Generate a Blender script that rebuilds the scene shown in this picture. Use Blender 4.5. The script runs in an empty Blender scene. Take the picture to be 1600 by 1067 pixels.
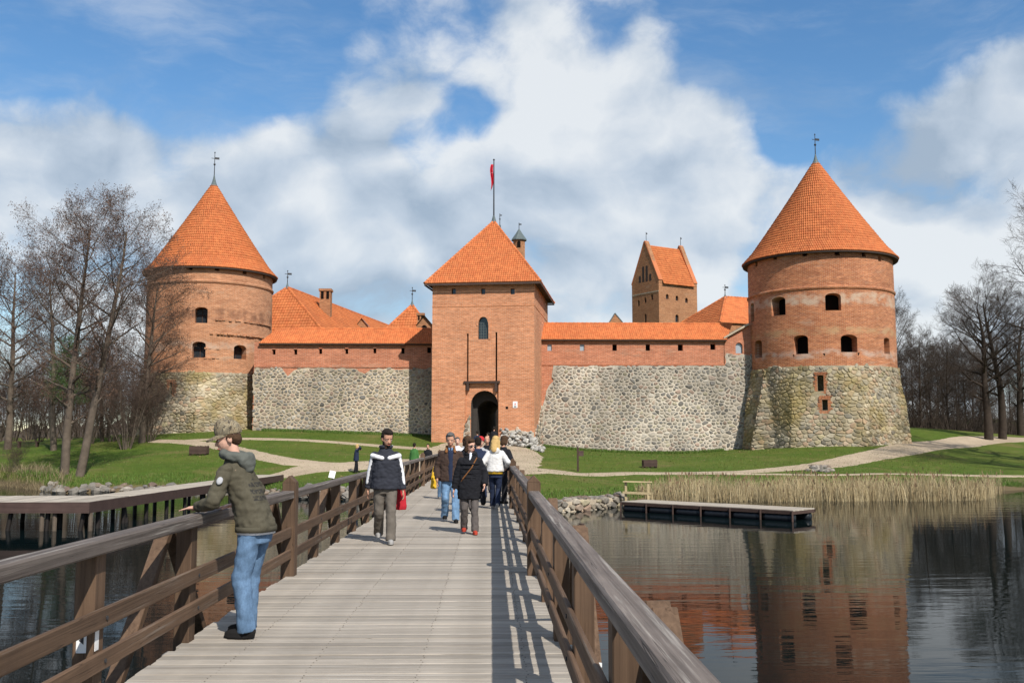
import bpy, bmesh, math, random
import numpy as np
from mathutils import Vector, Matrix, noise as mnoise
R = math.radians
C = bpy.context.scene
COL = C.collection
rnd = random.Random(7)
nrs = np.random.RandomState(11)

# ------------------------------------------------------------------ camera, sky, sun, exposure
F, CX, CY = 1556.0, 800.0, 533.5          # focal length in photograph pixels
PITCH, YAW, EYE = R(5.67), R(1.215), 1.6
cd = bpy.data.cameras.new('camera'); cam = bpy.data.objects.new('camera', cd); COL.objects.link(cam)
cd.sensor_width = 36.0; cd.lens = F / 1600 * 36.0; cd.clip_start = .05; cd.clip_end = 9000
cam.location = (0, 0, EYE); cam.rotation_euler = (R(90) + PITCH, 0, -YAW)
C.camera = cam
FW = Vector((math.sin(YAW) * math.cos(PITCH), math.cos(YAW) * math.cos(PITCH), math.sin(PITCH)))
RT = Vector((math.cos(YAW), -math.sin(YAW), 0)); UP = RT.cross(FW)
def ray(px, py): return (FW + RT * ((px - CX) / F) + UP * ((CY - py) / F))
def at(px, py, Y):
    d = ray(px, py); t = Y / d.y
    return Vector((d.x * t, Y, EYE + d.z * t))
def proj(p):
    q = Vector(p) - Vector((0, 0, EYE)); w = q.dot(FW)
    return CX + F * q.dot(RT) / w, CY - F * q.dot(UP) / w

SUN_EL = R(44); SUN_DIR = Vector((.43, -.90, 0)).normalized()      # horizontal direction towards the sun
sl = bpy.data.lights.new('sun', 'SUN'); sl.energy = 4.0; sl.angle = R(.53); sl.color = (1, .95, .87)
so = bpy.data.objects.new('sun', sl); COL.objects.link(so)
tosun = Vector((SUN_DIR.x * math.cos(SUN_EL), SUN_DIR.y * math.cos(SUN_EL), math.sin(SUN_EL)))
so.rotation_euler = tosun.to_track_quat('Z', 'Y').to_euler()
so.location = (30, -60, 80)
C.view_settings.view_transform = 'Standard'; C.view_settings.look = 'None'
C.view_settings.exposure = 0.5; C.view_settings.gamma = 1.0; C.view_settings.use_curve_mapping = False

# ------------------------------------------------------------------ node helper
def node(nt, typ, _out=0, **kw):
    n = nt.nodes.new(typ)
    for k, v in kw.items():
        if k.startswith('i_'):
            key = k[2:]; key = int(key) if key.isdigit() else key.replace('_', ' ')
            s = n.inputs[key]
            if isinstance(v, bpy.types.NodeSocket): nt.links.new(v, s)
            else: s.default_value = v
        else: setattr(n, k, v)
    return n.outputs[_out]
def math_(nt, op, a, b=0.0, c=0.0, clamp=False): return node(nt, 'ShaderNodeMath', operation=op, use_clamp=clamp, i_0=a, i_1=b, i_2=c)
def vmath(nt, op, a, b=(0, 0, 0), out=0): return node(nt, 'ShaderNodeVectorMath', out, operation=op, i_0=a, i_1=b)
def vscale(nt, a, s):
    n = nt.nodes.new('ShaderNodeVectorMath'); n.operation = 'SCALE'; nt.links.new(a, n.inputs[0])
    if isinstance(s, bpy.types.NodeSocket): nt.links.new(s, n.inputs[3])
    else: n.inputs[3].default_value = s
    return n.outputs[0]
def c4(c): return (c[0], c[1], c[2], 1.0)
def mixc(nt, f, a, b, mode='MIX'):
    n = nt.nodes.new('ShaderNodeMix'); n.data_type = 'RGBA'; n.blend_type = mode
    for i, v in ((0, f), (6, a), (7, b)):
        if isinstance(v, bpy.types.NodeSocket): nt.links.new(v, n.inputs[i])
        else: n.inputs[i].default_value = v if i == 0 else c4(v)
    return n.outputs[2]
def ramp(nt, f, stops):
    n = nt.nodes.new('ShaderNodeValToRGB'); nt.links.new(f, n.inputs[0])
    e = n.color_ramp.elements
    while len(e) < len(stops): e.new(.5)
    for i, (p, c) in enumerate(stops):
        e[i].position = p; e[i].color = c4(c) if isinstance(c, tuple) else (c, c, c, 1)
    return n.outputs[0]
def rng(nt, v, a, b, c=0.0, d=1.0, smooth=False):
    n = nt.nodes.new('ShaderNodeMapRange'); nt.links.new(v, n.inputs[0])
    if smooth: n.interpolation_type = 'SMOOTHSTEP'
    for i, x in enumerate((a, b, c, d)): n.inputs[i + 1].default_value = x
    return n.outputs[0]
def noise(nt, vec, scale, detail=4, rough=.55, dist=0.0, out=0):
    return node(nt, 'ShaderNodeTexNoise', out, i_Vector=vec, i_Scale=scale, i_Detail=detail, i_Roughness=rough, i_Distortion=dist)

# ------------------------------------------------------------------ world: sky and clouds
W = bpy.data.worlds.new('World'); C.world = W; W.use_nodes = True
nt = W.node_tree; nt.nodes.clear()
sky = nt.nodes.new('ShaderNodeTexSky'); sky.sky_type = 'NISHITA'; sky.sun_disc = False
sky.sun_elevation = SUN_EL; sky.sun_rotation = math.atan2(SUN_DIR.x, SUN_DIR.y)
sky.air_density = 1.1; sky.dust_density = .35; sky.ozone_density = 2.6; sky.altitude = 100
gen = node(nt, 'ShaderNodeTexCoord', 0)
d = vmath(nt, 'NORMALIZE', gen)
sep = nt.nodes.new('ShaderNodeSeparateXYZ'); nt.links.new(d, sep.inputs[0])
cmb = node(nt, 'ShaderNodeMapping', 0, i_Vector=d, i_Scale=(1.0, 1.0, 1.3))
warp = vmath(nt, 'SUBTRACT', noise(nt, cmb, 4.0, 4, .55, out=1), (.5, .5, .5))
cw = vmath(nt, 'ADD', cmb, vscale(nt, warp, .11))
n1 = noise(nt, cw, 3.6, 9, .60)
n2 = noise(nt, vmath(nt, 'ADD', cw, (.035, .0, .07)), 3.6, 7, .56)
def puff(vec, s): return math_(nt, 'SUBTRACT', .42, node(nt, 'ShaderNodeTexVoronoi', 0, feature='F1', i_Vector=vec, i_Scale=s))
pf = lambda vec: math_(nt, 'ADD', math_(nt, 'MULTIPLY', puff(vec, 6.5), .42), math_(nt, 'MULTIPLY', puff(vec, 15.0), .24))
p1 = pf(cw); p2 = pf(vmath(nt, 'ADD', cw, (.02, .0, .045)))
cov = math_(nt, 'ADD', math_(nt, 'ADD', math_(nt, 'MULTIPLY', math_(nt, 'SUBTRACT', n1, .5), 1.7), .5), p1)
def lobe(px, py, rad, amt):
    """a bank of cloud (amt > 0) or a gap of blue (amt < 0) in one direction of the sky"""
    global cov
    v = ray(px, py).normalized()
    dt = vmath(nt, 'DOT_PRODUCT', d, tuple(v), out=1)
    a0 = math.cos(math.atan(rad / F)); 
    cov = math_(nt, 'ADD', cov, rng(nt, dt, a0, 1.0, 0, amt, True))
for l in [(140, 10, 240, -.5), (360, 60, 210, -.42), (640, -20, 200, -.2), (660, 225, 70, -.34), (730, 180, 60, -.22), (1290, 10, 270, -.5), (1130, 20, 130, -.15),
          (1235, 210, 60, -.25), (1480, 20, 150, -.3), (920, 10, 90, -.15), (820, 110, 70, -.15), (30, 30, 130, -.2),
          (1050, 230, 300, .28), (570, 170, 150, .16), (830, 70, 110, .12), (280, 300, 250, .28), (40, 240, 190, .34), (1520, 260, 260, .26), (560, 420, 330, .18), (960, 440, 330, .12), (1590, 140, 110, .16), (460, 300, 160, .16)]:
    lobe(*l)
mask = rng(nt, cov, .27, .62, 0, 1, True)
wisp = math_(nt, 'MULTIPLY', rng(nt, noise(nt, node(nt, 'ShaderNodeMapping', 0, i_Vector=cw, i_Rotation=(0, .5, .3), i_Scale=(1.6, 1.6, 4.5)), 3.0, 7, .62), .42, .78, 0, 1, True), .42)
mask = math_(nt, 'MAXIMUM', mask, wisp)
shade = math_(nt, 'ADD', math_(nt, 'MULTIPLY', math_(nt, 'SUBTRACT', n1, n2), 2.3), math_(nt, 'ADD', math_(nt, 'MULTIPLY', math_(nt, 'SUBTRACT', p1, p2), 2.2), .55))
shade = math_(nt, 'SUBTRACT', shade, math_(nt, 'MULTIPLY', rng(nt, cov, .7, 1.25, 0, 1, True), .25))
ccol = ramp(nt, shade, [(.10, (.34, .42, .52)), (.45, (.50, .57, .655)), (.85, (.73, .76, .785))])
hs = node(nt, 'ShaderNodeHueSaturation', 0, i_Saturation=1.22, i_Value=1.0, i_Color=sky.outputs[0])
bg1 = node(nt, 'ShaderNodeBackground', 0, i_Color=hs, i_Strength=.098)
bg2 = node(nt, 'ShaderNodeBackground', 0, i_Color=ccol, i_Strength=.80)
mx = node(nt, 'ShaderNodeMixShader', 0, i_0=math_(nt, 'MULTIPLY', mask, .93), i_1=bg1, i_2=bg2)
ow = nt.nodes.new('ShaderNodeOutputWorld'); nt.links.new(mx, ow.inputs[0])

# ------------------------------------------------------------------ materials
MT = {}
def newmat(name, rough=.8, spec=.3):
    m = bpy.data.materials.new(name); m.use_nodes = True; t = m.node_tree
    b = t.nodes['Principled BSDF']; b.inputs['Roughness'].default_value = rough; b.inputs['Specular IOR Level'].default_value = spec
    MT[name] = m; return m, t, b
def objco(t): return node(t, 'ShaderNodeTexCoord', 3)
def setc(t, b, c):
    if isinstance(c, bpy.types.NodeSocket): t.links.new(c, b.inputs['Base Color'])
    else: b.inputs['Base Color'].default_value = c4(c)
def bump(t, b, h, strength=.5, dist=.02):
    t.links.new(node(t, 'ShaderNodeBump', 0, i_Strength=strength, i_Distance=dist, i_Height=h), b.inputs['Normal'])
def vary(t, col, vec, scale, amt, detail=5):
    n = noise(t, vec, scale, detail)
    return mixc(t, 1.0, col, ramp(t, n, [(.25, (1 - amt,) * 3), (.75, (1 + amt * .6,) * 3)]), 'MULTIPLY')
def plain(name, col, rough=.8, amt=.18, scale=6, bumps=0, spec=.3, bscale=None, metallic=0):
    m, t, b = newmat(name, rough, spec); o = objco(t)
    setc(t, b, vary(t, node(t, 'ShaderNodeRGB', 0), o, scale, amt))
    [n for n in t.nodes if n.type == 'RGB'][0].outputs[0].default_value = c4(col)
    b.inputs['Metallic'].default_value = metallic
    if bumps: bump(t, b, noise(t, o, bscale or scale * 4, 4), bumps, .01)
    return m
def brickmat(name, c1, c2, mort, cyl=False, worn=(.20, .075, .04), pale=(.42, .34, .25), wear=.5, zband=None, bw=.31, bh=.105):
    m, t, b = newmat(name, .9, .15); o = objco(t)
    s = t.nodes.new('ShaderNodeSeparateXYZ'); t.links.new(o, s.inputs[0])
    if cyl:
        u = math_(t, 'MULTIPLY', math_(t, 'ARCTAN2', s.outputs[0], s.outputs[1]), 5.8)
    else: u = math_(t, 'ADD', s.outputs[0], s.outputs[1])
    v = node(t, 'ShaderNodeCombineXYZ', 0, i_0=u, i_1=s.outputs[2], i_2=0.0)
    br = t.nodes.new('ShaderNodeTexBrick'); t.links.new(v, br.inputs['Vector'])
    br.inputs['Scale'].default_value = 1; br.inputs['Brick Width'].default_value = bw; br.inputs['Row Height'].default_value = bh
    br.inputs['Mortar Size'].default_value = .012; br.inputs['Mortar Smooth'].default_value = .3; br.inputs['Bias'].default_value = 0
    br.inputs['Color1'].default_value = c4(c1); br.inputs['Color2'].default_value = c4(c2); br.inputs['Mortar'].default_value = c4(mort)
    col = vary(t, br.outputs[0], node(t, 'ShaderNodeMapping', 0, i_Vector=v, i_Scale=(2.6, 8.5, 1)), 1.0, .34, 6)
    col = vary(t, col, node(t, 'ShaderNodeMapping', 0, i_Vector=v, i_Scale=(.5, 2.6, 1)), 1.4, .2, 8)
    col = vary(t, col, v, .35, .16, 4)
    ws = noise(t, node(t, 'ShaderNodeMapping', 0, i_Vector=v, i_Scale=(.28, .9, 1)), 1.2, 8, .62)
    col = mixc(t, rng(t, ws, .54, .68, 0, wear), col, worn)
    ps = noise(t, node(t, 'ShaderNodeMapping', 0, i_Vector=v, i_Location=(7, 3, 0), i_Scale=(.3, 1.1, 1)), 1.0, 8, .66)
    col = mixc(t, rng(t, ps, .58, .7, 0, wear), col, pale)
    if zband:                                    # a pale, lime-stained course
        for (z0, z1, cc, am) in zband:
            zz = math_(t, 'ADD', s.outputs[2], math_(t, 'MULTIPLY', math_(t, 'SUBTRACT', noise(t, v, .9, 5), .5), .9))
            f = math_(t, 'MULTIPLY', rng(t, zz, z0 - .12, z0 + .12, 0, 1), rng(t, zz, z1 - .12, z1 + .12, 1, 0))
            col = mixc(t, math_(t, 'MULTIPLY', math_(t, 'MULTIPLY', f, rng(t, noise(t, v, 1.3, 6), .38, .6)), am), col, cc)
    setc(t, b, col)
    hh = math_(t, 'ADD', math_(t, 'MULTIPLY', br.outputs[1], -.7), noise(t, v, 9, 4))
    bump(t, b, hh, .6, .03)
    return m
BR1, BR2, MOR = (.50, .20, .085), (.42, .155, .066), (.46, .31, .2)
brickmat('gate_brick', (.64, .262, .125), (.54, .205, .092), (.60, .43, .31), wear=.16)
brickmat('wall_brick', (.55, .195, .098), (.45, .145, .07), (.56, .38, .28), wear=.3)
brickmat('far_brick', (.43, .19, .085), (.35, .145, .064), (.4, .28, .18), wear=.35)
brickmat('tower_brick', (.53, .20, .085), (.37, .12, .052), (.54, .36, .24), cyl=True, wear=.5, zband=[(11.7, 12.6, (.5, .38, .28), .8), (9.2, 9.75, (.44, .3, .16), .6), (7.3, 7.9, (.5, .44, .38), .5)])
brickmat('tower_brick_tan', (.55, .24, .115), (.45, .18, .08), (.55, .40, .28), cyl=True, wear=.4, zband=[(10.0, 10.9, (.13, .06, .04), .6), (7.3, 8.0, (.48, .4, .32), .5)])
def attrmat(name, rough=.85, spec=.25, lichen=None, amt=.25, sc=5, bs=.4, grime=0):
    m, t, b = newmat(name, rough, spec); o = objco(t)
    col = node(t, 'ShaderNodeVertexColor', 0, layer_name='Col')
    col = vary(t, col, o, sc, amt, 6)
    if name.startswith('field'):
        col = vary(t, col, node(t, 'ShaderNodeMapping', 0, i_Vector=o, i_Scale=(.5, .5, .16)), 1.0, .34, 8); col = vary(t, col, o, .22, .2, 4)
    if lichen:
        n = noise(t, o, .32, 6, .6); col = mixc(t, rng(t, n, .47, .66, 0, lichen[1]), col, lichen[0])
        n = noise(t, vmath(t, 'ADD', o, (9, 4, 2)), .5, 6, .6); col = mixc(t, rng(t, n, .55, .72, 0, lichen[1] * .7), col, (.10, .1, .075))
    if grime:
        n = noise(t, vmath(t, 'ADD', o, (3, 14, 2)), .22, 8, .6); col = mixc(t, rng(t, n, .52, .72, 0, grime), col, (.1, .04, .025))
    setc(t, b, col); bump(t, b, noise(t, o, sc * 4, 5), bs, .02)
    return m
attrmat('fieldstone', sc=7); attrmat('fieldstone_mossy', lichen=((.24, .18, .06), .8))
attrmat('roof_tile', .75, .3, amt=.14, sc=1.1, bs=.1, grime=.2)
def mortar(name, col, lichen=None):
    m, t, b = newmat(name, .95, .1); o = objco(t)
    c = vary(t, mixc(t, rng(t, noise(t, o, .6, 6), .35, .65), col, tuple(x * .72 for x in col)), o, 5, .3, 7); c = vary(t, c, node(t, 'ShaderNodeMapping', 0, i_Vector=o, i_Scale=(.5, .5, .16)), 1.0, .34, 8); c = vary(t, c, o, .22, .2, 4)
    if lichen: c = mixc(t, rng(t, noise(t, o, .32, 6, .6), .45, .64, 0, .8), c, lichen)
    setc(t, b, c); bump(t, b, noise(t, o, 14, 5), .8, .03)
mortar('lime_mortar', (.59, .52, .42)); mortar('lime_mortar_mossy', (.44, .37, .26), (.22, .17, .06)); mortar('tan_mortar', (.58, .48, .35))
def wood(name, c1, c2, along='y', rough=.75, scale=1.0, worn=None, perobj=.25):
    m, t, b = newmat(name, rough, .25); o = objco(t)
    sc = {'x': (1.2, 22, 22), 'y': (22, 1.2, 22), 'z': (22, 22, 1.2)}[along]
    v = node(t, 'ShaderNodeMapping', 0, i_Vector=o, i_Scale=tuple(s * scale * (.55 if s < 2 else 1.5) for s in sc))
    rv = node(t, 'ShaderNodeObjectInfo', 5)
    v = vmath(t, 'ADD', v, node(t, 'ShaderNodeCombineXYZ', 0, i_0=math_(t, 'MULTIPLY', rv, 37), i_1=math_(t, 'MULTIPLY', rv, 91), i_2=rv))
    n = noise(t, v, 1.0, 6, .6, .4)
    col = mixc(t, rng(t, n, .3, .7), c1, c2)
    col = vary(t, col, o, 3.0, .22, 6)
    if perobj: col = mixc(t, 1.0, col, ramp(t, rv, [(0, (1 - perobj,) * 3), (1, (1 + perobj * .5,) * 3)]), 'MULTIPLY')
    if worn:
        w = noise(t, v, .8, 7, .7); col = mixc(t, rng(t, w, .56, .66, 0, .75), col, worn)
    crk = noise(t, v, .55, 2, .5); cr = math_(t, 'MULTIPLY', rng(t, math_(t, 'ABSOLUTE', math_(t, 'SUBTRACT', crk, .5)), 0, .006, .7, 0), rng(t, noise(t, o, 1.1, 2), .5, .6))
    col = mixc(t, cr, col, tuple(x * .3 for x in c1))
    setc(t, b, col); bump(t, b, math_(t, 'SUBTRACT', n, math_(t, 'MULTIPLY', cr, 1.5)), .5, .012)
wood('rail_wood', (.085, .05, .03), (.15, .092, .056), 'y', worn=(.2, .16, .125))
wood('post_wood', (.085, .05, .03), (.15, .092, .056), 'z')
wood('cap_wood', (.07, .055, .047), (.19, .158, .136), 'y', worn=(.36, .33, .29))
wood('deck_wood', (.27, .232, .19), (.385, .342, .288), 'x', worn=(.42, .385, .335), perobj=.26)
wood('dock_wood', (.34, .29, .23), (.44, .39, .32), 'x'); wood('dock_fascia', (.055, .033, .028), (.095, .06, .05), 'x')
wood('new_wood', (.48, .37, .2), (.58, .46, .27), 'x'); wood('dark_wood', (.05, .03, .024), (.085, .052, .04), 'x')
plain('dark_metal', (.035, .035, .038), .5, .2); plain('black_float', (.012, .014, .018), .4, .2)
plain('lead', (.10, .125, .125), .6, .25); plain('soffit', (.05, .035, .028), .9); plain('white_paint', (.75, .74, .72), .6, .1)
plain('red_paint', (.5, .02, .03), .5, .1); plain('ridge_mortar', (.6, .42, .3), .9, .3)
m, t, b = newmat('dark_glass', .08, .5); setc(t, b, (.02, .025, .03))
m, t, b = newmat('pale_glass', .12, .5); setc(t, b, (.3, .34, .38))
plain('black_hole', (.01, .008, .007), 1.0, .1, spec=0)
# grass and earth
m, t, b = newmat('lawn', .95, .12); o = objco(t)
g = mixc(t, rng(t, noise(t, o, .13, 6, .6), .36, .64), (.066, .108, .014), (.105, .130, .022))
g = vary(t, g, o, 1.6, .22, 6); g = vary(t, g, o, 16, .4, 3)
sx = t.nodes.new('ShaderNodeSeparateXYZ'); t.links.new(o, sx.inputs[0])
g = mixc(t, rng(t, noise(t, vmath(t, 'ADD', o, (31, 7, 0)), .9, 8, .7), .56, .66, 0, .55), g, (.13, .125, .04))
dry = rng(t, noise(t, o, .22, 8, .7), .53, .66, 0, .75)
g = mixc(t, dry, g, (.15, .125, .045))
g = mixc(t, rng(t, math_(t, 'ADD', sx.outputs[2], math_(t, 'MULTIPLY', math_(t, 'SUBTRACT', noise(t, o, .7, 5), .5), .5)), -1.05, -.75, 1, 0), g, (.12, .09, .05))
setc(t, b, g); bump(t, b, noise(t, o, 22, 4), .9, .05)
m, t, b = newmat('sand_path', .95, .1); o = objco(t)
g = mixc(t, rng(t, noise(t, o, .4, 7, .6), .35, .65), (.43, .345, .245), (.33, .26, .185)); g = vary(t, g, o, 9, .2, 6)
setc(t, b, g); bump(t, b, noise(t, o, 30, 4), .5, .02)
# water
m, t, b = newmat('lake_water', .012, .5); o = objco(t); b.inputs['IOR'].default_value = 1.12
setc(t, b, mixc(t, rng(t, noise(t, o, .05, 3), .4, .6), (.003, .007, .008), (.006, .009, .008)))
v1 = node(t, 'ShaderNodeMapping', 0, i_Vector=o, i_Scale=(.35, 1.9, 1)); v2 = node(t, 'ShaderNodeMapping', 0, i_Vector=o, i_Scale=(1.0, 4.2, 1))
calm = rng(t, noise(t, o, .06, 3, .5), .35, .62, .25, 1)
hh = math_(t, 'ADD', math_(t, 'MULTIPLY', noise(t, v1, .9, 3, .45), 1.0), math_(t, 'MULTIPLY', noise(t, v2, 1.2, 3, .5), .28))
hh = math_(t, 'MULTIPLY', hh, calm)
bump(t, b, hh, .19, .05)
# plants
plain('alder_bark', (.125, .098, .075), .95, .35, 3, .8, .1, 14); plain('dark_bark', (.05, .038, .03), .95, .35, 3, .8, .1, 14)
plain('twig', (.085, .056, .042), .9, .3, .5); plain('dark_twig', (.055, .040, .030), .9, .3, .5)
plain('bud', (.125, .07, .045), .9, .4, .8); plain('dark_pile', (.018, .014, .012), .6); plain('needle', (.045, .085, .02), .85, .4, 1)
attrmat('reed', .8, .2, amt=.2, sc=1.5, bs=0); attrmat('blade', .7, .25, amt=.2, sc=1.5, bs=0)
plain('screw_steel', (.16, .14, .12), .6); plain('passage_shade', (.05, .043, .038), .95); plain('far_wood', (.07, .055, .045), 1, .4, .03)

# ------------------------------------------------------------------ mesh helpers
class MB:
    """collects shapes; build() links them as one mesh object"""
    def __init__(s): s.v = []; s.f = []; s.c = []
    def add(s, vs, fs, col=None):
        o = len(s.v); s.v += [tuple(p) for p in vs]; s.f += [tuple(i + o for i in f) for f in fs]
        if col is not None: s.c += [col] * len(fs)
        return s
    def box(s, c, d, rz=0.0, m=None, col=None):
        x, y, z = (k / 2 for k in d)
        vs = [Vector((i * x, j * y, k * z)) for k in (-1, 1) for j in (-1, 1) for i in (-1, 1)]
        M = m if m is not None else Matrix.Translation(c) @ Matrix.Rotation(rz, 4, 'Z')
        return s.add([M @ p for p in vs], [(0, 2, 3, 1), (4, 5, 7, 6), (0, 1, 5, 4), (2, 6, 7, 3), (0, 4, 6, 2), (1, 3, 7, 5)], col)
    def span(s, a, b, col=None):
        return s.box([(p + q) / 2 for p, q in zip(a, b)], [abs(q - p) for p, q in zip(a, b)], col=col)
    def bar(s, a, b, w, h, up=(0, 0, 1)):
        a, b = Vector(a), Vector(b); y = (b - a).normalized(); x = y.cross(Vector(up)).normalized(); z = x.cross(y)
        M = Matrix((x, y, z)).transposed().to_4x4(); M.translation = (a + b) / 2
        return s.box(None, (w, (b - a).length, h), m=M)
    def tube(s, pts, rad, n=8, cap=True, sx=1.0, sy=1.0, ref=(0.13, .99, .05)):
        pts = [Vector(p) for p in pts]; vs = []; fs = []
        if not hasattr(rad, '__len__'): rad = [rad] * len(pts)
        for i, p in enumerate(pts):
            dr = (pts[min(i + 1, len(pts) - 1)] - pts[max(i - 1, 0)]).normalized()
            x = dr.cross(Vector(ref)).normalized(); y = dr.cross(x)
            for k in range(n):
                a = 2 * math.pi * k / n; vs.append(p + x * (math.cos(a) * rad[i] * sx) + y * (math.sin(a) * rad[i] * sy))
        for i in range(len(pts) - 1):
            for k in range(n):
                k2 = (k + 1) % n; fs.append((i * n + k, i * n + k2, (i + 1) * n + k2, (i + 1) * n + k))
        if cap: fs += [tuple(range(n))[::-1], tuple(range((len(pts) - 1) * n, len(pts) * n))]
        return s.add(vs, fs)
    def lathe(s, prof, n=32, c=(0, 0, 0), a0=0.0):
        vs = []; fs = []
        for r, z in prof:
            for k in range(n):
                a = a0 + 2 * math.pi * k / n; vs.append((c[0] + r * math.cos(a), c[1] + r * math.sin(a), c[2] + z))
        for i in range(len(prof) - 1):
            for k in range(n):
                k2 = (k + 1) % n; fs.append((i * n + k, i * n + k2, (i + 1) * n + k2, (i + 1) * n + k))
        fs += [tuple(range(n))[::-1], tuple(range((len(prof) - 1) * n, len(prof) * n))]
        return s.add(vs, fs)
    def ell(s, c, r, n=12, m=None, M3=None):
        vs = []; fs = []
        for i in range(m or n // 2 + 1):
            mm = (m or n // 2 + 1) - 1; ph = math.pi * i / mm
            for k in range(n):
                a = 2 * math.pi * k / n
                p = Vector((r[0] * math.sin(ph) * math.cos(a), r[1] * math.sin(ph) * math.sin(a), -r[2] * math.cos(ph)))
                if M3 is not None: p = M3 @ p
                vs.append(p + Vector(c))
        mm = (m or n // 2 + 1) - 1
        for i in range(mm):
            for k in range(n):
                k2 = (k + 1) % n; fs.append((i * n + k, i * n + k2, (i + 1) * n + k2, (i + 1) * n + k))
        return s.add(vs, fs)
    def prism(s, poly, d0, d1, fn):
        """outline poly in (u, v), extruded from depth d0 to d1; fn(u, v, depth) -> point"""
        n = len(poly); vs = [fn(u, v, d0) for u, v in poly] + [fn(u, v, d1) for u, v in poly]
        fs = [tuple(range(n)), tuple(range(n, 2 * n))[::-1]] + [(k, n + k, n + (k + 1) % n, (k + 1) % n) for k in range(n)]
        return s.add(vs, fs)
    def mesh(s, name, org=(0, 0, 0), smooth=False):
        me = bpy.data.meshes.new(name); ox, oy, oz = org
        me.from_pydata([(x - ox, y - oy, z - oz) for x, y, z in s.v], [], s.f)
        if s.c and len(s.c) == len(s.f):
            a = me.color_attributes.new('Col', 'FLOAT_COLOR', 'CORNER')
            n = np.repeat(np.array([c4(c) for c in s.c], dtype=np.float32), [len(f) for f in s.f], axis=0)
            a.data.foreach_set('color', n.ravel())
        if smooth: me.polygons.foreach_set('use_smooth', [True] * len(me.polygons))
        return me
    def build(s, name, mat, parent=None, smooth=False, org=None, kind=None, bevel=0):
        if parent is not None and org is None: org = ORG.get(parent, (0, 0, 0))
        me = s.mesh(name, org or (0, 0, 0), smooth); return link(name, me, mat, parent, org if parent is None else None, kind, bevel)
ORG = {}                                              # world position of every root empty, so parts can be given in world space
def link(name, me, mat, parent=None, loc=None, kind=None, bevel=0):
    o = bpy.data.objects.new(name, me); COL.objects.link(o)
    if mat and not me.materials: me.materials.append(MT[mat])
    if parent is not None: o.parent = parent
    if loc: o.location = loc
    if kind: o['kind'] = kind
    if bevel:
        md = o.modifiers.new('bevel', 'BEVEL'); md.width = bevel; md.segments = 1; md.limit_method = 'ANGLE'
    return o
def tag(o, label, cat, group=None, kind=None):
    if label: o['label'] = label
    if cat: o['category'] = cat
    if group: o['group'] = group
    if kind: o['kind'] = kind
    return o
def thing(name, label, cat, loc=(0, 0, 0), group=None, rz=0.0, local=False):
    o = bpy.data.objects.new(name, None); COL.objects.link(o); o.location = loc; o.rotation_euler = (0, 0, rz); o.empty_display_size = .2
    if not local: ORG[o] = tuple(loc)
    return tag(o, label, cat, group)
def npmesh(name, V, Fq, col=None, smooth=False):
    """V (n,3), Fq (m,k) all faces with k corners; col (n,3) per vertex"""
    me = bpy.data.meshes.new(name); k = Fq.shape[1]
    me.vertices.add(len(V)); me.vertices.foreach_set('co', np.ascontiguousarray(V, dtype=np.float32).ravel())
    me.loops.add(Fq.size); me.loops.foreach_set('vertex_index', np.ascontiguousarray(Fq, dtype=np.int32).ravel())
    me.polygons.add(len(Fq)); me.polygons.foreach_set('loop_start', np.arange(0, Fq.size, k, dtype=np.int32))
    me.update(calc_edges=True)
    if smooth: me.polygons.foreach_set('use_smooth', np.ones(len(Fq), dtype=bool))
    if col is not None:
        a = me.color_attributes.new('Col', 'FLOAT_COLOR', 'POINT')
        a.data.foreach_set('color', np.hstack([col, np.ones((len(col), 1))]).astype(np.float32).ravel())
    return me
def bool_cut(me, cut, mat):
    a = bpy.data.objects.new('tmp_body', me); c = bpy.data.objects.new('tmp_cut', cut)
    COL.objects.link(a); COL.objects.link(c)
    md = a.modifiers.new('b', 'BOOLEAN'); md.object = c; md.operation = 'DIFFERENCE'; md.solver = 'EXACT'; md.use_self = True
    dg = bpy.context.evaluated_depsgraph_get(); out = bpy.data.meshes.new_from_object(a.evaluated_get(dg))
    bpy.data.objects.remove(a); bpy.data.objects.remove(c)
    out.materials.clear()
    return out

# ------------------------------------------------------------------ terrain
WATER = -1.27
SX = [-400, -120, -60, -40, -31, -23.4, -19, -14, -9.6, -7.6, -4, -2.6, .8, 2.4, 5, 8, 16, 24, 27, 32, 60, 120, 400]
SY = [160, 95, 80, 70, 65, 55.5, 57.5, 57, 49.5, 50, 46, 43.5, 41.2, 40.6, 44, 48.3, 49.3, 50, 56, 58.5, 63, 80, 160]
def shoreY(x): return np.interp(x, SX, SY)
CP = []
for px, py, Y in [(-60, 700, 80), (44, 697, 84), (30, 725, 68), (110, 737, 59.5), (180, 720, 66), (180, 745, 59), (300, 697, 75), (311, 709, 69), (400, 707, 69.5), (400, 690, 79), (240, 685, 80), (300, 675, 86), (420, 671, 86.5),
                  (650, 682, 84.5), (560, 694, 78), (480, 724, 63.5), (557, 739, 61), (460, 760, 52), (640, 715, 68), (690, 702, 75), (675, 691, 81.6), (755, 692, 80.6), (840, 700, 80), (760, 720, 62),
                  (850, 733, 59), (900, 737, 60), (950, 735, 60), (1040, 738, 59.5), (900, 704, 85), (1080, 708, 86), (1150, 705, 84), (1230, 701, 79.5), (1290, 698, 79), (1400, 690, 82), (1440, 672, 93), (1250, 727, 66),
                  (1350, 711, 74), (1480, 691, 90), (1600, 687, 92), (1590, 722, 74), (1200, 741, 57.5), (1400, 742, 58), (1600, 744, 63), (1560, 755, 61)]:
    p = at(px, py, Y); CP.append((p.x, p.y, p.z))
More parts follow.
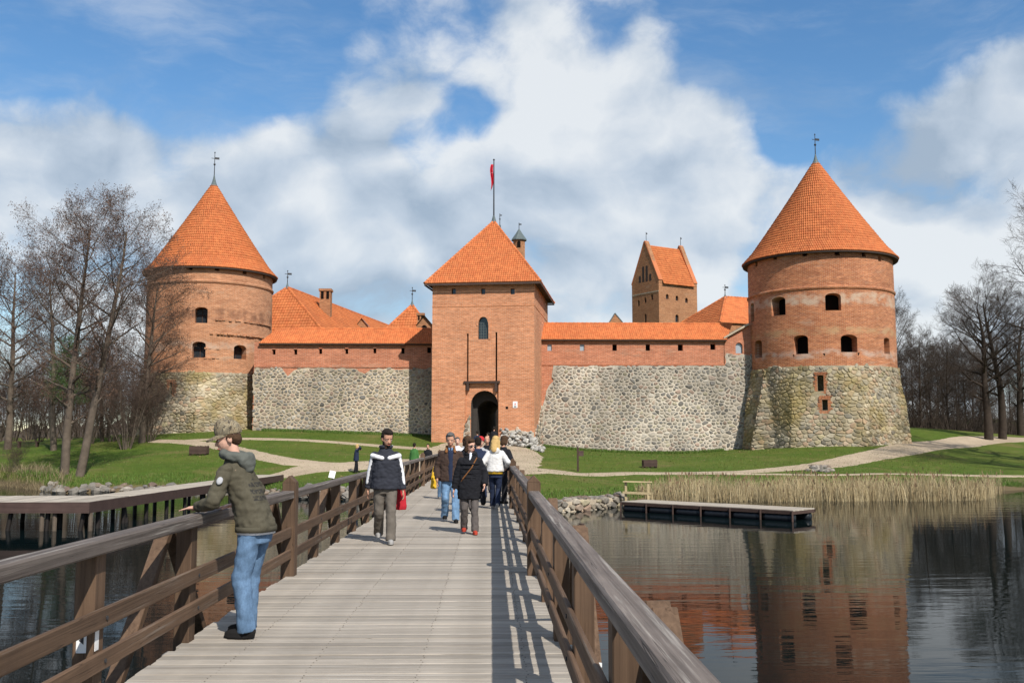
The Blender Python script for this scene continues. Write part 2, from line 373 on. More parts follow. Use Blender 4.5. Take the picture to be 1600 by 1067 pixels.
CP += [(-2.4, 47.8, -.06), (.6, 47.8, -.06), (-1, 48.5, -.05), (-1, 53, -.1), (-3.4, 48, -.45), (-1, 45, -.5), (2.5, 43, -.75), (4, 46, -.8), (6, 48.5, -.85), (16, 52, -.8), (24, 53, -.85), (-8, 52.5, -.75), (-13, 59, -.7), (-19, 60, -.7), (-24, 58, -.75), (-31, 68, -.7),
       (-60, 86, .1), (-60, 130, 1.5), (-120, 120, .5), (-120, 200, 1), (0, 130, 3), (-40, 130, 2.6), (40, 130, 2.6), (70, 110, 1.2), (120, 110, .6), (120, 200, 1), (0, 240, 3), (70, 70, -.5)]
CP = np.array(CP)
def _phi(r2): return np.where(r2 > 1e-9, r2 * np.log(np.maximum(r2, 1e-9)) * .5, 0)
_n = len(CP); _K = _phi(((CP[:, None, :2] - CP[None, :, :2]) ** 2).sum(-1)) + np.eye(_n) * 12.0
_P = np.hstack([np.ones((_n, 1)), CP[:, :2]]); _A = np.zeros((_n + 3, _n + 3)); _A[:_n, :_n] = _K; _A[:_n, _n:] = _P; _A[_n:, :_n] = _P.T
_w = np.linalg.solve(_A, np.concatenate([CP[:, 2], np.zeros(3)]))
def hz(x, y):
    x = np.atleast_1d(np.asarray(x, float)); y = np.atleast_1d(np.asarray(y, float)); sh = x.shape
    q = np.stack([np.clip(x.ravel(), -125, 125), np.clip(y.ravel(), 38, 245)], 1)
    z = _phi(((q[:, None, :] - CP[None, :, :2]) ** 2).sum(-1)) @ _w[:_n] + _w[_n] + q @ _w[_n + 1:]
    z = np.maximum(z.reshape(sh), -1.15)
    t = (y - shoreY(x) + .35 * np.sin(x * 1.3) * np.sin(x * .47 + 1)) * .9
    far = np.clip((y - 215) / 45, 0, 1) + np.clip((np.abs(x) - 95) / 40, 0, 1)
    z = z * (1 - np.clip(far, 0, 1)) + (-2.0) * np.clip(far, 0, 1)
    k = np.clip((t + .25) / .9, 0, 1); k = k * k * (3 - 2 * k)
    low = WATER - .12 - .5 * np.clip(-t / 2, 0, 1)
    return low * (1 - k) + z * k
def gz(x, y): return float(hz([x], [y])[0])
def ground(px, py, y0=45, y1=130):
    """where the sight line through a photograph pixel meets the ground"""
    d = ray(px, py); ys = np.arange(y0, y1, .25); t = ys / d.y
    dz = EYE + d.z * t - hz(d.x * t, ys); i = int(np.argmax(dz < 0)) if (dz < 0).any() else len(ys) - 1
    return Vector((d.x * t[i], ys[i], gz(d.x * t[i], ys[i])))
xs = np.concatenate([np.linspace(-135, -46, 40), np.arange(-45, 45, .42), np.linspace(46, 135, 40)])
ys = np.concatenate([np.arange(37, 95, .4), np.linspace(95.5, 262, 70)])
GX, GY = np.meshgrid(xs, ys); GZ = hz(GX, GY)
nx, ny = len(xs), len(ys); idx = np.arange(nx * ny).reshape(ny, nx)
q = np.stack([idx[:-1, :-1], idx[:-1, 1:], idx[1:, 1:], idx[1:, :-1]], -1).reshape(-1, 4)
link('ground', npmesh('ground', np.stack([GX, GY, GZ], -1).reshape(-1, 3), q, smooth=True), 'lawn', kind='structure')
MB().add([(-4000, -600, WATER), (4000, -600, WATER), (4000, 5000, WATER), (-4000, 5000, WATER)], [(0, 1, 2, 3)]).build('water', 'lake_water', kind='structure')
MB().add([(-6000, -900, -4), (6000, -900, -4), (6000, 6000, -4), (-6000, 6000, -4)], [(0, 1, 2, 3)]).build('lake_bed', 'far_wood', kind='structure')
# far shore with its treeline
def far_shore():
    V = []; Q = []
    n = 160
    for i in range(n + 1):
        x = -1500 + 3000 * i / n; y = 640 + 160 * math.sin(i * .11) + 60 * math.sin(i * .37)
        for dy, z in ((0, -1.5), (12, .4), (90, 5), (300, 13 + 5 * math.sin(i * .2))): V.append((x, y + dy, z))
    for i in range(n):
        for k in range(3): a = i * 4 + k; Q.append((a, a + 4, a + 5, a + 1))
    link('far_shore', npmesh('far_shore', np.array(V), np.array(Q)), 'lawn', kind='structure')
    m = MB()
    for i in range(2600):
        f = rnd.random() * n; x = -1500 + 3000 * f / n; y = 640 + 160 * math.sin(f * .11) + 60 * math.sin(f * .37) + 14 + rnd.random() * 150
        h = rnd.uniform(6, 13) * (1 + .3 * math.sin(f * 1.7)); w = rnd.uniform(2.5, 7); m.tube([(x, y, 0), (x, y, h * .35), (x + rnd.uniform(-1, 1), y, h * .8), (x, y, h * 1.15)], [w * .5, w, w * .75, .3], 6, cap=False)
    m.build('far_treeline', 'far_wood', kind='stuff')
far_shore()
def path(name, pts, wid, dz=.03, ca=6):
    P = [Vector((a, b, 0)) for a, b in pts]; L = [0]
    for a, b in zip(P, P[1:]): L.append(L[-1] + (b - a).length)
    n = max(8, int(L[-1] / .4)); V = []; cx = []
    def cat(s):
        i = min(max(int(np.searchsorted(L, s)) - 1, 0), len(P) - 2); u = (s - L[i]) / max(L[i + 1] - L[i], 1e-6)
        p0, p1, p2, p3 = P[max(i - 1, 0)], P[i], P[i + 1], P[min(i + 2, len(P) - 1)]
        w = wid[i] * (1 - u) + wid[i + 1] * u
        return .5 * ((2 * p1) + (p2 - p0) * u + (2 * p0 - 5 * p1 + 4 * p2 - p3) * u * u + (3 * p1 - p0 - 3 * p2 + p3) * u ** 3), w
    S = [cat(L[-1] * i / n) for i in range(n + 1)]
    for i, (p, w) in enumerate(S):
        t = (S[min(i + 1, n)][0] - S[max(i - 1, 0)][0]).normalized(); nn = Vector((-t.y, t.x, 0))
        for k in range(ca + 1):
            f = k / ca * 2 - 1; j = (.22 * mnoise.noise((i * .35, f * 9, 0)) + .16 * mnoise.noise((i * 1.1, f * 9, 5))) if abs(f) == 1 else 0
            V.append(p + nn * (f * w / 2 + j))
    V = np.array([tuple(v) for v in V]); V[:, 2] = hz(V[:, 0], V[:, 1]) + dz
    e = np.arange((n + 1) * (ca + 1)).reshape(n + 1, ca + 1); edge = np.zeros(len(V), bool); edge[e[:, 0]] = True; edge[e[:, -1]] = True
    V[edge, 2] -= .05
    q = np.stack([e[:-1, :-1], e[:-1, 1:], e[1:, 1:], e[1:, :-1]], -1).reshape(-1, 4)
    link(name, npmesh(name, V, q[:, ::-1], smooth=True), 'sand_path', kind='structure')
def gp(*pts): return [tuple(ground(x, y).xy) for x, y in pts]
path('path', [(-.9, 47.6), (-.9, 50), (-.9, 56)] + gp((752, 712), (755, 700), (756, 692)), [3.5, 4.6, 7.5, 9.5, 8.5, 6], .036)
path('path', [(-1.5, 58)] + gp((640, 722), (560, 730), (490, 733), (440, 743), (400, 750)), [7, 4.6, 3.2, 3.0, 2.0, 1.5], .030)
path('path', gp((600, 722), (520, 727), (455, 721), (400, 710), (340, 697), (290, 691), (240, 689)), [2.5, 2.6, 2.4, 2.2, 2.4, 2.2, 1.8], .034)
path('path', gp((720, 703), (640, 700), (560, 694), (470, 688), (380, 686), (290, 689)), [3.5, 2.2, 1.7, 1.5, 1.5, 1.4], .026)
path('path', [(-.5, 52)] + gp((835, 735), (900, 741), (980, 740), (1060, 740), (1150, 738)), [4, 4.6, 2.6, 1.9, 1.8, 1.8], .028)
path('path', gp((1120, 740), (1200, 735), (1270, 729), (1340, 717), (1400, 705), (1460, 695), (1520, 689), (1620, 687)), [1.5, 2.2, 3.0, 3.4, 3.8, 4.4, 4.2, 3.5], .032)
path('path', gp((1100, 740), (1200, 741), (1330, 741.5), (1460, 742), (1600, 744.5), (1680, 746)), [1.0, .9, .9, .9, 1.2, 1.3], .022)

# ------------------------------------------------------------------ masonry helpers
def inpoly(u, v, P):
    c = False; j = len(P) - 1
    for i in range(len(P)):
        if (P[i][1] > v) != (P[j][1] > v) and u < (P[j][0] - P[i][0]) * (v - P[i][1]) / (P[j][1] - P[i][1]) + P[i][0]: c = not c
        j = i
    return c
def voronoi_cells(poly, w, h, gap, r, jit=.36, skip=None):
    """irregular stones laid in rough courses: (centre, outline) for each"""
    u0, u1 = min(p[0] for p in poly), max(p[0] for p in poly); v0, v1 = min(p[1] for p in poly), max(p[1] for p in poly)
    nr, nc = int((v1 - v0) / h) + 3, int((u1 - u0) / w) + 3; G = {}
    for i in range(nr):
        for j in range(nc):
            if r.random() < .17: continue
            G[i, j] = (u0 + (j - .5 + .5 * (i % 2) + r.uniform(-jit, jit)) * w, v0 + (i - .5 + r.uniform(-jit, jit)) * h)
    out = []
    asp = h / w
    for (i, j), (a, b) in G.items():
        if not inpoly(a, b, poly) or (skip and skip(a, b)): continue
        P = [(a - 1.1 * w, b - 1.1 * h), (a + 1.1 * w, b - 1.1 * h), (a + 1.1 * w, b + 1.1 * h), (a - 1.1 * w, b + 1.1 * h)]
        for di in (-2, -1, 0, 1, 2):
            for dj in (-2, -1, 0, 1, 2):
                o = G.get((i + di, j + dj))
                if o is None or (di == 0 and dj == 0): continue
                nx_, ny_ = (o[0] - a) * asp, (o[1] - b) / asp; mu, mv = (o[0] + a) / 2, (o[1] + b) / 2
                l = math.hypot(nx_, ny_); dd = (nx_ * mu + ny_ * mv) - gap * l * .5; Q = []
                for k in range(len(P)):
                    p, q_ = P[k], P[(k + 1) % len(P)]; sp = nx_ * p[0] + ny_ * p[1] - dd; sq = nx_ * q_[0] + ny_ * q_[1] - dd
                    if sp <= 0: Q.append(p)
                    if (sp <= 0) != (sq <= 0): t_ = sp / (sp - sq); Q.append((p[0] + (q_[0] - p[0]) * t_, p[1] + (q_[1] - p[1]) * t_))
                P = Q
                if len(P) < 3: break
            if len(P) < 3: break
        if len(P) < 3: continue
        Q = []                                              # one corner-cutting pass rounds the outline
        for k in range(len(P)):
            p, q_ = P[k], P[(k + 1) % len(P)]
            if math.hypot(p[0] - q_[0], p[1] - q_[1]) < .02: continue
            Q += [(p[0] * .74 + q_[0] * .26, p[1] * .74 + q_[1] * .26), (p[0] * .26 + q_[0] * .74, p[1] * .26 + q_[1] * .74)]
        if len(Q) >= 4: out.append(((sum(p[0] for p in Q) / len(Q), sum(p[1] for p in Q) / len(Q)), Q))
    return out
STONE_MIX = .22
STONE = [(.34, .29, .225), (.38, .33, .26), (.30, .27, .23), (.25, .235, .21), (.36, .27, .20), (.40, .35, .29), (.28, .24, .19), (.18, .17, .16), (.33, .25, .2), (.37, .335, .285), (.3, .2, .15), (.42, .38, .32), (.10, .095, .09), (.34, .30, .20)]
def stone_col(r, tint=(1, 1, 1)):
    c = r.choice(STONE); k = r.uniform(.78, 1.2); return tuple((x * (1 - STONE_MIX) + m_ * STONE_MIX) * k * t_ for x, m_, t_ in zip(c, (.36, .32, .26), tint))
def lay_stones(parent, cells, fn, r, mat='fieldstone', depth=.07, keep=300, tint=(1, 1, 1), name='stone', score=None):
    """the largest in view are parts of their own, the rest one joined part"""
    S = []
    for (c, P) in cells:
        ar = sum(P[k][0] * P[(k + 1) % len(P)][1] - P[(k + 1) % len(P)][0] * P[k][1] for k in range(len(P))) / 2
        S.append((abs(ar) * (score(*c) if score else 1), c, P))
    S.sort(key=lambda s_: -s_[0]); rest = MB()
    for k, (ar, c, P) in enumerate(S):
        n = len(P); dp = depth * r.uniform(.6, 1.3); m = rest if k >= keep else MB(); tx, ty = r.uniform(-.2, .2), r.uniform(-.2, .2)
        f2 = r.uniform(.62, .78)
        vs = [fn(u, v, -.03) for u, v in P] + [fn(c[0] + (u - c[0]) * .93, c[1] + (v - c[1]) * .93, dp * .55) for u, v in P] + [fn(c[0] + (u - c[0]) * f2, c[1] + (v - c[1]) * f2, dp * (1 + tx * (u - c[0]) * 2 + ty * (v - c[1]) * 2)) for u, v in P]
        fs = [(a, (a + 1) % n, n + (a + 1) % n, n + a) for a in range(n)] + [(n + a, n + (a + 1) % n, 2 * n + (a + 1) % n, 2 * n + a) for a in range(n)] + [tuple(range(2 * n, 3 * n))]
        m.add(vs, fs, stone_col(r, tint))
        if k < keep: m.build(name, mat, parent, smooth=False)
    if rest.v: rest.build('stones', mat, parent, kind='stuff')
TILE = [(.52, .155, .048), (.49, .14, .043), (.54, .168, .053), (.475, .132, .041), (.50, .155, .05)]
def tile_part(parent, mapf, L, ur, tile=.18, row=.30, amp=.062, lift=.032, name='roof_tiles', tint=1.0, seed=1, mat='roof_tile'):
    """courses of curved roof tiles: mapf(u, v, height, u0, u1) -> points; ur(v) -> range of u at slope distance v"""
    r = np.random.RandomState(seed); V = []; Fq = []; CC = []; off = 0; pal = np.array(TILE) * tint
    v = 0.0
    while v < L - .02:
        v1 = min(v + row + .015, L); a0, a1 = ur(v); b0, b1 = ur(v1)
        lo, hi = min(a0, b0), max(a1, b1); k0, k1 = math.floor(lo / (tile / 4)), math.ceil(hi / (tile / 4))
        us = np.arange(k0, k1 + 1) * (tile / 4); n = len(us)
        ua, ub = np.clip(us, a0, a1), np.clip(us, b0, b1)
        wv = lambda u: amp * (.5 + .5 * np.cos(2 * np.pi * u / tile)) ** 1.3
        jl = r.uniform(-.012, .02, n // 4 + 2)[np.arange(n) // 4]
        rows = [mapf(ua, v, wv(ua) * .2 - .02, a0, a1), mapf(ua, v, wv(ua) + lift + jl, a0, a1), mapf(ub, v1, wv(ub) + jl * .3, b0, b1)]
        V += rows; e = off + np.arange(3 * n).reshape(3, n)
        for k in (0, 1): Fq.append(np.stack([e[k, :-1], e[k, 1:], e[k + 1, 1:], e[k + 1, :-1]], -1))
        tc = pal[r.randint(0, len(pal), n // 4 + 2)] * r.uniform(.9, 1.07, (n // 4 + 2, 1))
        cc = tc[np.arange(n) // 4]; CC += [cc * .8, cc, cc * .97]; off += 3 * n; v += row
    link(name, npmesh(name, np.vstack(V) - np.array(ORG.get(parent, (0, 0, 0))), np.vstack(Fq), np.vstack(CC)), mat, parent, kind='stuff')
def roof_plane(parent, A, B, T0, T1, **kw):
    A, B, T0, T1 = map(Vector, (A, B, T0, T1)); e = (B - A); W_ = e.length; e.normalize(); s = (T0 - A) - e * (T0 - A).dot(e); L = s.length; s.normalize(); n = e.cross(s)
    ol, orr = (T0 - A).dot(e) / L, (B - T1).dot(e) / L; A_, e_, s_, n_ = (np.array(x) for x in (A, e, s, n))
    tile_part(parent, lambda u, v, h, a, b: A_ + np.outer(u, e_) + s_ * v + np.outer(h, n_), L, lambda v: (ol * v, W_ - orr * v), **kw)
def ridge(parent, segs, r=.13, step=.38, name='ridge_tiles', col=True):
    m = MB()
    for a, b in segs:
        a, b = Vector(a), Vector(b); n = max(1, int((b - a).length / step))
        for i in range(n):
            p, q_ = a.lerp(b, i / n), a.lerp(b, (i + 1.12) / n); m.tube([p, q_], [r * 1.1, r * .88], 6)
    m.c = []
    for k in range(0, len(m.f)): m.c.append(tuple(x * (.85 + .3 * ((k // 8 * 37) % 11) / 11) for x in TILE[(k // 8 * 7) % 5]))
    m.build(name, 'roof_tile', parent, kind='stuff')
def arch_poly(w, h, rise, n=8, pointed=False):
    P = [(-w / 2, 0), (w / 2, 0)]
    if pointed:
        hs = h - rise
        for k in range(n + 1): t_ = k / n; P.append((w / 2 * math.cos(t_ * math.pi / 2) ** .8 if t_ < 1 else 0, hs + rise * math.sin(t_ * math.pi / 2) ** 1.05))
        for k in range(n - 1, -1, -1): t_ = k / n; P.append((-w / 2 * math.cos(t_ * math.pi / 2) ** .8, hs + rise * math.sin(t_ * math.pi / 2) ** 1.05))
    elif rise > 0:
        hs = h - rise
        for k in range(n + 1): a = math.pi * k / n; P.append((w / 2 * math.cos(a), hs + rise * math.sin(a)))
    else: P += [(w / 2, h), (-w / 2, h)]
    return P
def fixn(me):
    b = bmesh.new(); b.from_mesh(me); bmesh.ops.remove_doubles(b, verts=b.verts, dist=1e-4); bmesh.ops.recalc_face_normals(b, faces=b.faces); b.to_mesh(me); b.free(); return me
def vane(parent, top, h, cone=.22, flag=True, n=8, coneh=None):
    """lead cap, rod, ball and a small metal pennant on a roof tip"""
    x, y, z = top; ch = coneh or h * .3
    MB().lathe([(cone, -ch * .12), (cone * .55, ch * .3), (cone * .28, ch * .7), (.05, ch)], n, (x, y, z)).build('lead_cap', 'lead', parent)
    m = MB(); m.tube([(x, y, z + ch * .9), (x, y, z + h)], [.045, .025], 6); m.ell((x, y, z + h * .62), (.11, .11, .11), 8); m.ell((x, y, z + h * .97), (.07, .07, .07), 6)
    m.build('finial_rod', 'dark_metal', parent)
    if flag:
        m = MB(); m.box((x + .22, y + .02, z + h * .8), (.4, .02, .2), .3); m.box((x - .16, y - .02, z + h * .8), (.26, .02, .05), .3); m.build('weather_vane', 'dark_metal', parent)

# ------------------------------------------------------------------ round corner towers
def round_tower(label, cx, cy, R0, py_s, py_e, apex_px, py_rim, re_, zg, mat, moss, strings, wins, smalls, slits, facets, seed, stone):
    Y0 = cy - R0; zs = at(767, py_s, Y0).z; ze = at(767, py_e, cy - re_).z
    ax = at(apex_px[0], apex_px[1], cy); za = ax.z; r = random.Random(seed)
    T = thing('corner_tower', label, 'tower', (cx, cy, zg))
    th0 = math.atan2(-cy, -cx)                                # direction from the tower to the viewpoint
    def ang(px, rad=R0):
        d_ = ray(px, 600); dx, dy = d_.x, d_.y; l = math.hypot(dx, dy); dx /= l; dy /= l
        b = -(dx * cx + dy * cy); cc_ = cx * cx + cy * cy - rad * rad; disc = b * b - cc_
        t_ = -b - math.sqrt(max(disc, 0)); X, Y = dx * t_, dy * t_
        return math.atan2(Y - cy, X - cx), math.hypot(X, Y), Y
    def frame(th, rad): return lambda u, v, d_: (cx + math.cos(th) * (rad - d_) - math.sin(th) * u, cy + math.sin(th) * (rad - d_) + math.cos(th) * u, v)
    # brick drum
    body = MB().lathe([(R0 + .02, zs - .3), (R0, (zs + ze) / 2), (R0 - .03, ze + .15)], 96, (cx, cy, 0)); cut = MB(); panes = []
    for (px, py, w, h) in wins:
        th, D, Y = ang(px); k = Y / F; fo = abs(math.cos(th - th0)); wm, hm = max(w * k / max(fo, .45), .7), h * k; zb = at(px, py + h / 2, Y).z
        P = arch_poly(wm, hm, wm * .24); f = frame(th, R0)
        cut.prism([(u, v + zb) for u, v in P], -.6, 1.25, f); panes.append((th, zb, wm, hm, f))
    for (px, py, w, h) in smalls:
        th, D, Y = ang(px); k = Y / F; zb = at(px, py + h / 2, Y).z
        cut.prism([(u, v + zb) for u, v in arch_poly(max(w * k, .38), h * k, .1)], -.6, .8, frame(th, R0))
    org = (cx, cy, zg)
    me = bool_cut(fixn(body.mesh('drum', org)), fixn(cut.mesh('cut', org)), None); link('brick_drum', me, mat, T)
    for (th, zb, wm, hm, f) in panes:
        w_ = MB().prism([(u, v + zb) for u, v in arch_poly(wm - .02, hm - .02, wm * .23)], *((1.12, 1.2) if seed == 5 else (.8, .86)), f).build('window', 'black_hole' if seed == 5 else 'dark_glass', T)
        if seed == 5: continue
        fr = MB().prism([(-.03, zb), (.03, zb), (.03, zb + hm - .05), (-.03, zb + hm - .05)], .74, .80, f); fr.prism([(-wm / 2 + .01, zb + hm * .5), (wm / 2 - .01, zb + hm * .5), (wm / 2 - .01, zb + hm * .5 + .06), (-wm / 2 + .01, zb + hm * .5 + .06)], .75, .795, f)
        fo = fr.mesh('frame', org); o = link('window_frame', fo, 'dark_wood', w_)
    for py in strings:
        z = at(767, py, Y0).z
        MB().lathe([(R0 - .05, z - .16), (R0 + .07, z - .12), (R0 + .11, z), (R0 + .06, z + .1), (R0 - .05, z + .14)], 96, (cx, cy, 0)).build('string_course', mat, T)
    # battered stone foot
    def rad(th, z):
        f = (zs - z) / (zs - zg); rr = R0 + .10 + facets['flare'] * max(0, f) ** 1.2
        o8 = rr * 1.0 / max(.9239, math.cos(((th - facets['rot'] + math.pi / 8) % (math.pi / 4)) - math.pi / 8)); k = min(1, f * 2.2)
        rr = rr * (1 - k) + o8 * k
        if facets.get('v'):                                  # a corner that grows out of the round towards the ground
            tv, dm, f0 = facets['v']; D = R0 + .1 + (dm - R0 - .1) * min(1, max(0, f) / f0); dl = abs(((th - tv + math.pi) % (2 * math.pi)) - math.pi)
            if dl < math.pi / 4: rr = max(rr, D * .788 / math.cos(.663 - dl))
        return rr
    nth, nz = 128, 16; prof = MB(); vs = []; fs = []
    for i in range(nz + 1):
        z = zg - 1.2 + (zs - zg + 1.2) * i / nz
        for k in range(nth): th = 2 * math.pi * k / nth; q_ = rad(th, z); vs.append((cx + q_ * math.cos(th), cy + q_ * math.sin(th), z))
    for i in range(nz):
        for k in range(nth): k2 = (k + 1) % nth; fs.append((i * nth + k, i * nth + k2, (i + 1) * nth + k2, (i + 1) * nth + k))
    fs += [tuple(range(nth))[::-1], tuple(range(nz * nth, (nz + 1) * nth))]
    prof.add(vs, fs); me = prof.mesh('foot', org); sl_ = []
    if slits:
        cut = MB()
        for (px, py, w, h, arched, bw_) in slits:
            th, D, Y = ang(px, R0 + .3); k = Y / F; zb = at(px, py + h / 2, Y).z; wm, hm = max(w * k, .28), h * k; rr = rad(th, zb + hm / 2)
            cut.prism([(u, v + zb) for u, v in arch_poly(wm, hm, wm * .5 if arched else 0)], -.6, 1.2, frame(th, rr)); sl_.append((th, zb, wm, hm, rr, bw_))
        me = bool_cut(fixn(me), fixn(cut.mesh('cut', org)), None)
    link('stone_foot', me, 'lime_mortar_mossy' if moss else 'lime_mortar', T)
    Rm = R0 + .4
    def skip(u, v):
        th = th0 + u / Rm
        return any(abs((th - s_[0]) * Rm) < s_[2] / 2 + s_[5] and s_[1] - s_[5] * .8 < v < s_[1] + s_[3] + s_[5] * .9 for s_ in sl_)
    fn = lambda u, v, d_: (cx + math.cos(th0 + u / Rm) * (rad(th0 + u / Rm, v) + d_), cy + math.sin(th0 + u / Rm) * (rad(th0 + u / Rm, v) + d_), v)
    U = Rm * 1.85; edge = [(U - i * U / 10, zs - .02 + .22 * mnoise.noise((i * 1.3, seed, 0))) for i in range(21)]
    cells = voronoi_cells([(-U, zg - .4), (U, zg - .4)] + edge, stone[0], stone[1], .035, r, .38, skip)
    lay_stones(T, cells, fn, r, 'fieldstone_mossy' if moss else 'fieldstone', .07, 300, score=lambda u, v: max(.05, math.cos(u / Rm)), tint=(1.18, 1.13, .98))
    for (th, zb, wm, hm, rr, bw_) in sl_:                      # brick dressing round the slits, brick by brick
        f = frame(th, rr); bm_ = MB(); z = zb - bw_ * .7; row = 0
        while z < zb + hm + bw_ * .7:
            for sgn in (-1, 1):
                inside = zb - .02 < z + .06 < zb + hm
                x0 = wm / 2 + .01 if inside else 0.0; x1 = wm / 2 + bw_ * r.uniform(.55, 1.15)
                while x0 < x1:
                    x2 = min(x0 + .25, x1)
                    if x2 - x0 > .05: bm_.prism([(sgn * (x0 + .006), z), (sgn * (x2 - .006), z), (sgn * (x2 - .006), z + .068), (sgn * (x0 + .006), z + .068)], .15, -.05 - r.uniform(0, .02), f)
                    x0 = x2
            z += .08; row += 1
        b_ = fixn(bm_.mesh('brick_surround', org)); link('brick_surround', b_, mat, T)
    # tiled cone
    prof = [(re_, ze)] ; zr = ze + .26 * re_ * 1.0
    r1 = re_ * .86; z1 = ze + (re_ - r1) * 1.12
    sl1 = math.hypot(re_ - r1, z1 - ze); sl2 = math.hypot(r1, za - z1); L = sl1 + sl2 - .25
    def pr(v):
        if v < sl1: f_ = v / sl1; return re_ + (r1 - re_) * f_, ze + (z1 - ze) * f_, (z1 - ze) / sl1, (re_ - r1) / sl1
        f_ = (v - sl1) / sl2; bow = .10 * math.sin(math.pi * min(f_, 1)); return r1 * (1 - f_) - bow * .6, z1 + (za - z1) * f_ - bow * .3, (za - z1) / sl2, r1 / sl2
    tl = .185
    def ur(v): return 0.0, max(6, round(2 * math.pi * pr(v)[0] / tl)) * tl
    def mp(u, v, h, a, b):
        q_, z, nr_, nz_ = pr(v); th = th0 + math.pi + 2 * math.pi * u / max(b, 1e-6)
        return np.stack([cx + (q_ + h * nr_) * np.cos(th), cy + (q_ + h * nr_) * np.sin(th), np.full(len(u), z) + h * nz_], -1)
    n_per = ur
    def mp2(u, v, h, a, b): return mp(u, v, h, a, b)
    # every course keeps one column count so that its lower and upper edges match
    tile_cone(T, pr, L, tl, th0, cx, cy, seed)
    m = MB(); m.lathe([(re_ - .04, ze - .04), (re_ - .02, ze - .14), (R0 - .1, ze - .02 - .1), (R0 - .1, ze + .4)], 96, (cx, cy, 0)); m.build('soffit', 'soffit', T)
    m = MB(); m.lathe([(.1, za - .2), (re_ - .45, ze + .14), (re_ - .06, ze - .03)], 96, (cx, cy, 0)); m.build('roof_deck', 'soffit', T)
    vane(T, (cx, cy, za - .35), at(767, py_rim, cy).z - za + .35, .34, True, 10)
    return T, zs, ze, th0, frame, ang
def tile_cone(parent, pr, L, tl, th0, cx, cy, seed, row=.31, amp=.062, lift=.032):
    r = np.random.RandomState(seed); V = []; Fq = []; CC = []; off = 0; v = 0.0; pal = np.array(TILE)
    while v < L - .02:
        v1 = min(v + row + .015, L); ra, za_, nr_, nz_ = pr(v); rb, zb_, mr, mz = pr(v1)
        nc = max(6, round(2 * math.pi * ra / tl)); n = nc * 4 + 1; u = np.arange(n); th = th0 + math.pi + 2 * np.pi * u / (nc * 4)
        wv = amp * (.5 + .5 * np.cos(2 * np.pi * u / 4)) ** 1.3; jl = r.uniform(-.012, .02, nc + 2)[u // 4]
        for (q_, z, a, b, h) in ((ra, za_, nr_, nz_, wv * .2 - .02), (ra, za_, nr_, nz_, wv + lift + jl), (rb, zb_, mr, mz, wv * min(1, rb * 2) + jl * .3)):
            V.append(np.stack([cx + (q_ + h * a) * np.cos(th), cy + (q_ + h * a) * np.sin(th), z + h * b], -1))
        e = off + np.arange(3 * n).reshape(3, n)
        for k in (0, 1): Fq.append(np.stack([e[k, :-1], e[k, 1:], e[k + 1, 1:], e[k + 1, :-1]], -1))
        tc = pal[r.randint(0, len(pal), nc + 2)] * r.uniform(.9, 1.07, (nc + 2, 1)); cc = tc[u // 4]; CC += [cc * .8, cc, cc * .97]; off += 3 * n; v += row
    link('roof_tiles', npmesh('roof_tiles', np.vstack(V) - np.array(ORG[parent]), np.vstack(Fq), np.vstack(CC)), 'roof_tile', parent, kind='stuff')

cR = at(1282, 500, 86.0)
TR = round_tower('round red brick tower with orange cone roof on wide mossy stone foot behind the reeds', cR.x, 86.0, 6.13, 570, 388, (1266, 249), 206, 6.56, at(1290, 699, 79.5).z, 'tower_brick', True, [446],
    [(1219, 478, 22, 30), (1306, 471, 24, 28), (1253, 538, 22, 30), (1329, 536, 25, 28), (1388, 540, 9, 26), (1178, 488, 7, 30), (1186, 545, 12, 28)],
    [(1186, 412, 7, 9), (1216, 401, 7, 9), (1263, 396, 8, 9), (1315, 395, 8, 9), (1357, 397, 7, 9), (1382, 404, 5, 9)],
    [(1282, 598, 9, 26, True, .30), (1288, 632, 8, 18, False, .36)], dict(flare=.52, rot=math.atan2(-1, .55), v=(math.atan2(-3.4, -7.5), 7.9, 1.0)), 5, (.40, .30))
cL = at(328, 500, 92.0)
TL = round_tower('round tan brick tower with orange cone roof half hidden by the bare alders', cL.x, 92.0, 5.58, 582, 417, (341, 284), 240, 5.98, at(300, 678, 88).z, 'tower_brick_tan', True, [440],
    [(311, 492, 19, 25), (309, 546, 20, 25), (374, 550, 19, 22)], [(292, 418, 6, 8), (334, 419, 7, 9), (378, 424, 7, 9), (409, 431, 5, 9)],
    [(267, 606, 5, 17, True, .35), (401, 593, 5, 16, True, .3)], dict(flare=.55, rot=math.atan2(-1, -.1), v=(math.atan2(-1, .14), 7.3, .66)), 6, (.36, .27))
def course_ledge(tower, cx, cy, R0, px0, px1, py, depth, seed):
    """a broken course of bricks left standing proud of the drum"""
    T, zs, ze, th0, frame, ang = tower; a0, a1 = ang(px0)[0], ang(px1)[0]; z = at(px0, py, cy - R0).z; r = random.Random(seed); n = int(abs(a1 - a0) * R0 / .28)
    for i in range(n):
        if r.random() < .12: continue
        th = a0 + (a1 - a0) * i / n; f = frame(th, R0); dz = r.uniform(-.03, .03); m = MB()
        m.prism([(-.128, z + dz), (.128, z + dz), (.128, z + dz + .12), (-.128, z + dz + .12)], .1, -depth * r.uniform(.5, 1), f)
        link('brick', fixn(m.mesh('brick', ORG[T])), 'tower_brick_tan', T)
course_ledge(TL, cL.x, 92.0, 5.58, 336, 421, 500, .16, 1); course_ledge(TL, cL.x, 92.0, 5.58, 328, 421, 522, .22, 2); course_ledge(TL, cL.x, 92.0, 5.58, 320, 345, 545, .12, 3); course_ledge(TL, cL.x, 92.0, 5.58, 320, 345, 560, .12, 4)
